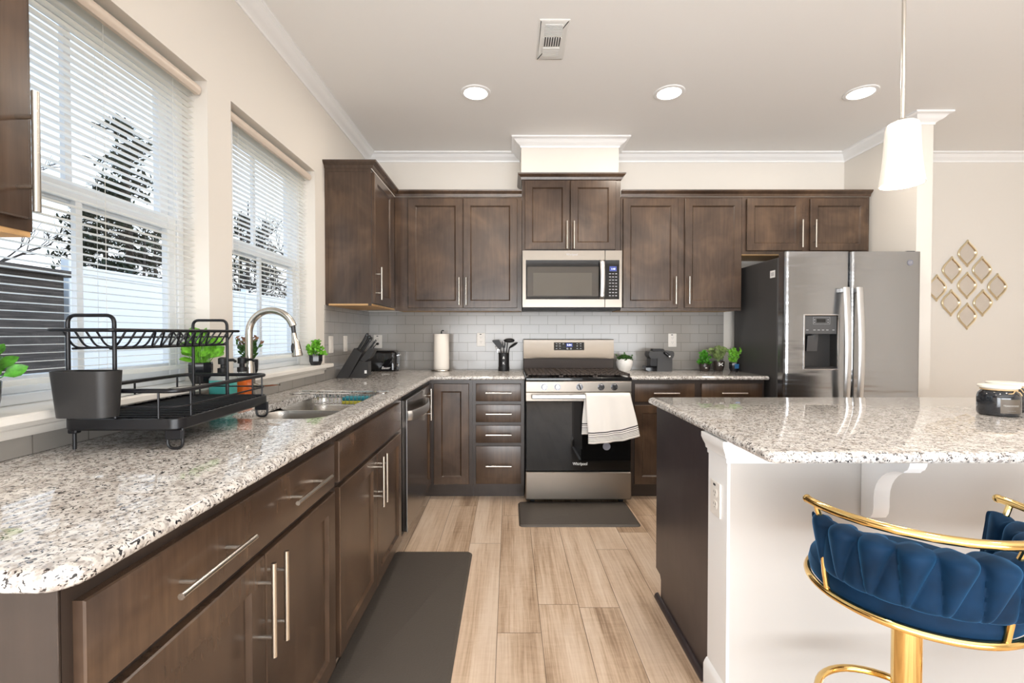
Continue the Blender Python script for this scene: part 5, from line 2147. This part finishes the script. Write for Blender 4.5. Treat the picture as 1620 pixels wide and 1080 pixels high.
# ================================================================== bar stools
def stool(label):
    t = thing('bar_stool', label, 'stool', (0, 0, 0), 'velvet bar stools at the island')
    zr = .614
    mb = MB(); mb.lathe((0, 0, 0), [(.20, 0.0005), (.20, .006), (.19, .012), (.06, .018), (.05, .03)], 56)
    part(mb, 'base', 'gold', t)
    mb = MB(); mb.lathe((0, 0, .012), [(.030, 0), (.030, zr - .04), (.05, zr - .032), (.05, zr - .018)], 36)
    part(mb, 'column', 'gold', t)
    mb = MB()
    R = .205
    mb.tube([(R * math.cos(2 * PI * i / 72), R * math.sin(2 * PI * i / 72), zr) for i in range(72)], .0085, 12, closed=True)
    for a in (PI / 4, 3 * PI / 4, 5 * PI / 4, 7 * PI / 4):
        mb.tube([(.04 * math.cos(a), .04 * math.sin(a), zr - .008), (R * math.cos(a), R * math.sin(a), zr - .002)], .008, 8)
    part(mb, 'seat_ring', 'gold', t)
    # foot rest loop
    mb = MB()
    pts = [(.028, .005, .27), (.13, .02, .27)] + [(.15 * math.cos(a), .05 + .15 * math.sin(a), .27) for a in [PI * i / 20 for i in range(21)]] + [(-.13, .02, .27), (-.028, .005, .27)]
    mb.tube(pts, .0095, 12)
    part(mb, 'foot_rest', 'gold', t)
    # seat cushion
    mb = MB()
    mb.lathe((0, 0, zr), [(.150, -.004), (.192, .000), (.199, .008), (.203, .026), (.199, .046), (.184, .060), (.13, .070), (.06, .073)], 72)
    part(mb, 'seat', 'velvet', t)
    # tufted wrap-round back: pairs of plump petals, point down / point up
    mb = MB()
    a0, a1 = math.radians(174), math.radians(366)
    N, K, cells = 336, 40, 12
    zb, zt = .660, .792

    def puff(u, v, side):
        s_ = u * cells
        # leaning seams give the braided look
        k = s_ - .25 * (v - .5) * side
        c = k - math.floor(k) - .5           # -.5 .. .5 within a cell
        wtop = .10 + .395 * (v ** .85)       # half width of the point-down petal
        top = .0
        if abs(c) < wtop:
            top = math.sqrt(max(0, 1 - (c / wtop) ** 2)) * (.015 + .026 * v ** .6)
        c2 = .5 - abs(c)
        wl = .5 - .36 * (v ** 1.4) + .02
        low = math.sqrt(max(0, 1 - (c2 / wl) ** 2)) * (.004 + .018 * (1 - v) ** .5) if c2 < wl else 0
        return max(top, low)

    def pt(u, v, side):
        a = a0 + (a1 - a0) * u
        rb = .196 + .022 * v
        edge = min(1, 6 * u, 6 * (1 - u))
        rim = math.sqrt(max(0, 1 - (2 * v - 1) ** 8))
        h = (.013 + puff(u, v, side)) * rim * max(.15, edge ** .5)
        r = rb + (h if side > 0 else -h * .8)
        s_ = u * cells
        scal = .010 * abs(math.sin(PI * (s_ - .12)))
        z = zb + (zt - zb + scal) * v
        return (r * math.cos(a), r * math.sin(a), z)

    loop = []
    for j in range(K + 1):
        loop.append((j / K, 1))
    for j in range(K, -1, -1):
        loop.append((j / K, -1))
    mb.loft([[pt(i / N, v, sd) for v, sd in loop] for i in range(N + 1)])
    bk = part(mb, 'backrest', 'velvet', t, smooth=75)
    # top rail and its posts
    mb = MB()
    Rr = .236
    rail = [(Rr * math.cos(a), Rr * math.sin(a),   .829) for a in [math.radians(176 + 188 * i / 48) for i in range(49)]]
    mb.tube(rail, .0095, 14)
    for i in (0, -1):
        mb.ell(rail[i], .0105, .0105, .0105, 12, 8)
    part(mb, 'top_rail', 'gold', t)
    for a in (183, 276, 357):
        a = math.radians(a)
        mb = MB()
        mb.tube([(.203 * math.cos(a), .203 * math.sin(a), zr + .004), (.210 * math.cos(a), .210 * math.sin(a), .66), (.222 * math.cos(a), .222 * math.sin(a), .79),
                 (.235 * math.cos(a), .235 * math.sin(a), .827)], .0065, 10)
        part(mb, 'back_post', 'gold', t)
    return t


s1 = stool('blue velvet bar stool with gold rail in front of the island')
s1.location = (.972, 1.102, 0)
s2 = copy_tree(s1)
s2['label'] = 'second blue velvet bar stool, mostly cut off at the right edge'
s2.location = (1.468, 1.02, 0)
s2.rotation_euler = (0, 0, math.radians(38))

# ================================================================== the yard seen through the blinds
GZ = -.45
mb = MB(); mb.box(-40, -1.6, -12, 40, GZ - .1, GZ)
single(mb, 'yard_ground', 'ground', 'brown winter lawn outside the windows', 'lawn', (-10, 8, GZ), kind='structure')
t = thing('fence', 'white vinyl privacy fence outside the kitchen windows', 'fence', (-7.0, 13, GZ))
mb = MB()
y = 7.25
k = 0
mb.box(-7.03, -6.97, 7.25, 24, GZ, 2.22)
part(mb, 'panel', 'fence_white', t)
mb = MB()
for z in (GZ + .1, .95, 2.22):
    mb.box(-7.05, -6.95, 7.25, 24, z, z + .12)
part(mb, 'rail', 'fence_white', t)
while y < 24:
    mb = MB(); mb.box(-7.07, -6.93, y - .07, y + .07, GZ, 2.42, .01)
    part(mb, 'fence_post', 'fence_white', t)
    y += 2.4
t = thing('shed', 'dark brown shed outside the near window, left of the white fence', 'shed', (-7.6, 4.6, GZ))
mb = MB(); mb.box(-8.6, -6.6, 1.0, 6.75, GZ, 2.08)
part(mb, 'wall', 'shed_dark', t)
mb = MB(); mb.prism([(-8.75, 2.08), (-6.45, 2.08), (-6.45, 2.16), (-8.75, 2.30)], 'y', .85, 6.86)
part(mb, 'roof', 'shed_dark', t)


def tree(x, y, h, kind, seed, label):
    rd = random.Random(seed)
    t = thing('tree', label, 'tree', (x, y, GZ), 'trees beyond the fence')
    tk = MB()
    fo = MB()
    tk.tube([(x, y, GZ), (x + rd.uniform(-.2, .2), y + rd.uniform(-.2, .2), GZ + h * .5), (x, y, GZ + h)], [h * .018, h * .012, h * .003], 8)
    if kind == 'pine':
        nb = 70
        for i in range(nb):
            f = .14 + .84 * i / nb
            a = rd.uniform(0, 2 * PI)
            L = h * .24 * (1.08 - f) + .25
            p0 = Vector((x, y, GZ + h * f))
            p1 = p0 + Vector((math.cos(a) * L, math.sin(a) * L, -L * .12 + rd.uniform(-.1, .25)))
            tk.tube([p0, p1], [.03, .008], 5)
            for k in range(44):
                q = p0.lerp(p1, rd.uniform(.25, 1.0)) + Vector((rd.gauss(0, .13), rd.gauss(0, .13), rd.gauss(0, .07)))
                fo.leaf(q, (rd.uniform(-1, 1), rd.uniform(-1, 1), rd.uniform(-.3, .9)), rd.uniform(.18, .42), rd.uniform(.06, .13), .1, .1)
    else:
        def grow(p, d, L, r, depth):
            e = p + d * L
            mid = p.lerp(e, .5) + Vector((rd.gauss(0, .05), rd.gauss(0, .05), rd.gauss(0, .05))) * L
            tk.tube([p, mid, e], [r, r * .8, r * .55], 5)
            if depth == 0:
                return
            for _ in range(3):
                nd = (d + Vector((rd.gauss(0, .55), rd.gauss(0, .55), rd.gauss(.08, .35)))).normalized()
                grow(p.lerp(e, rd.uniform(.45, 1)), nd, L * rd.uniform(.6, .8), r * .55, depth - 1)
        for i in range(9):
            a = rd.uniform(0, 2 * PI)
            f = rd.uniform(.2, .8)
            grow(Vector((x, y, GZ + h * f)), Vector((math.cos(a), math.sin(a), rd.uniform(.3, .9))).normalized(), h * .17, h * .006, 3)
    part(tk, 'trunk', 'bark', t, smooth=60)
    if fo.v:
        part(fo, 'foliage', 'needle', t, smooth=0)


for k, (x, y, h, kind) in enumerate(((-13, 15.5, 9.0, 'pine'), (-12.5, 10.4, 6.4, 'bare'), (-12, 21.0, 7.8, 'bare'), (-17, 29.0, 9.5, 'pine'), (-12.0, 6.4, 5.6, 'bare'),
                                     (-18.5, 21.0, 9.0, 'pine'), (-19, 15.0, 7.5, 'pine'), (-12.5, 26.5, 9.0, 'bare'), (-20, 37.0, 11.0, 'pine'), (-17.5, 9.5, 6.6, 'pine'),
                                     (-12.5, 32.5, 9.5, 'pine'), (-10.2, 12.8, 4.6, 'bare'), (-10.0, 18.2, 5.0, 'bare'), (-24, 25.5, 10.0, 'pine'), (-24.5, 31.5, 10.0, 'pine'), (-10.0, 23.5, 5.5, 'bare'))):
    tree(x, y, h, kind, 40 + k, {'pine': 'dark evergreen tree beyond the white fence', 'bare': 'bare branched tree beyond the white fence'}[kind])
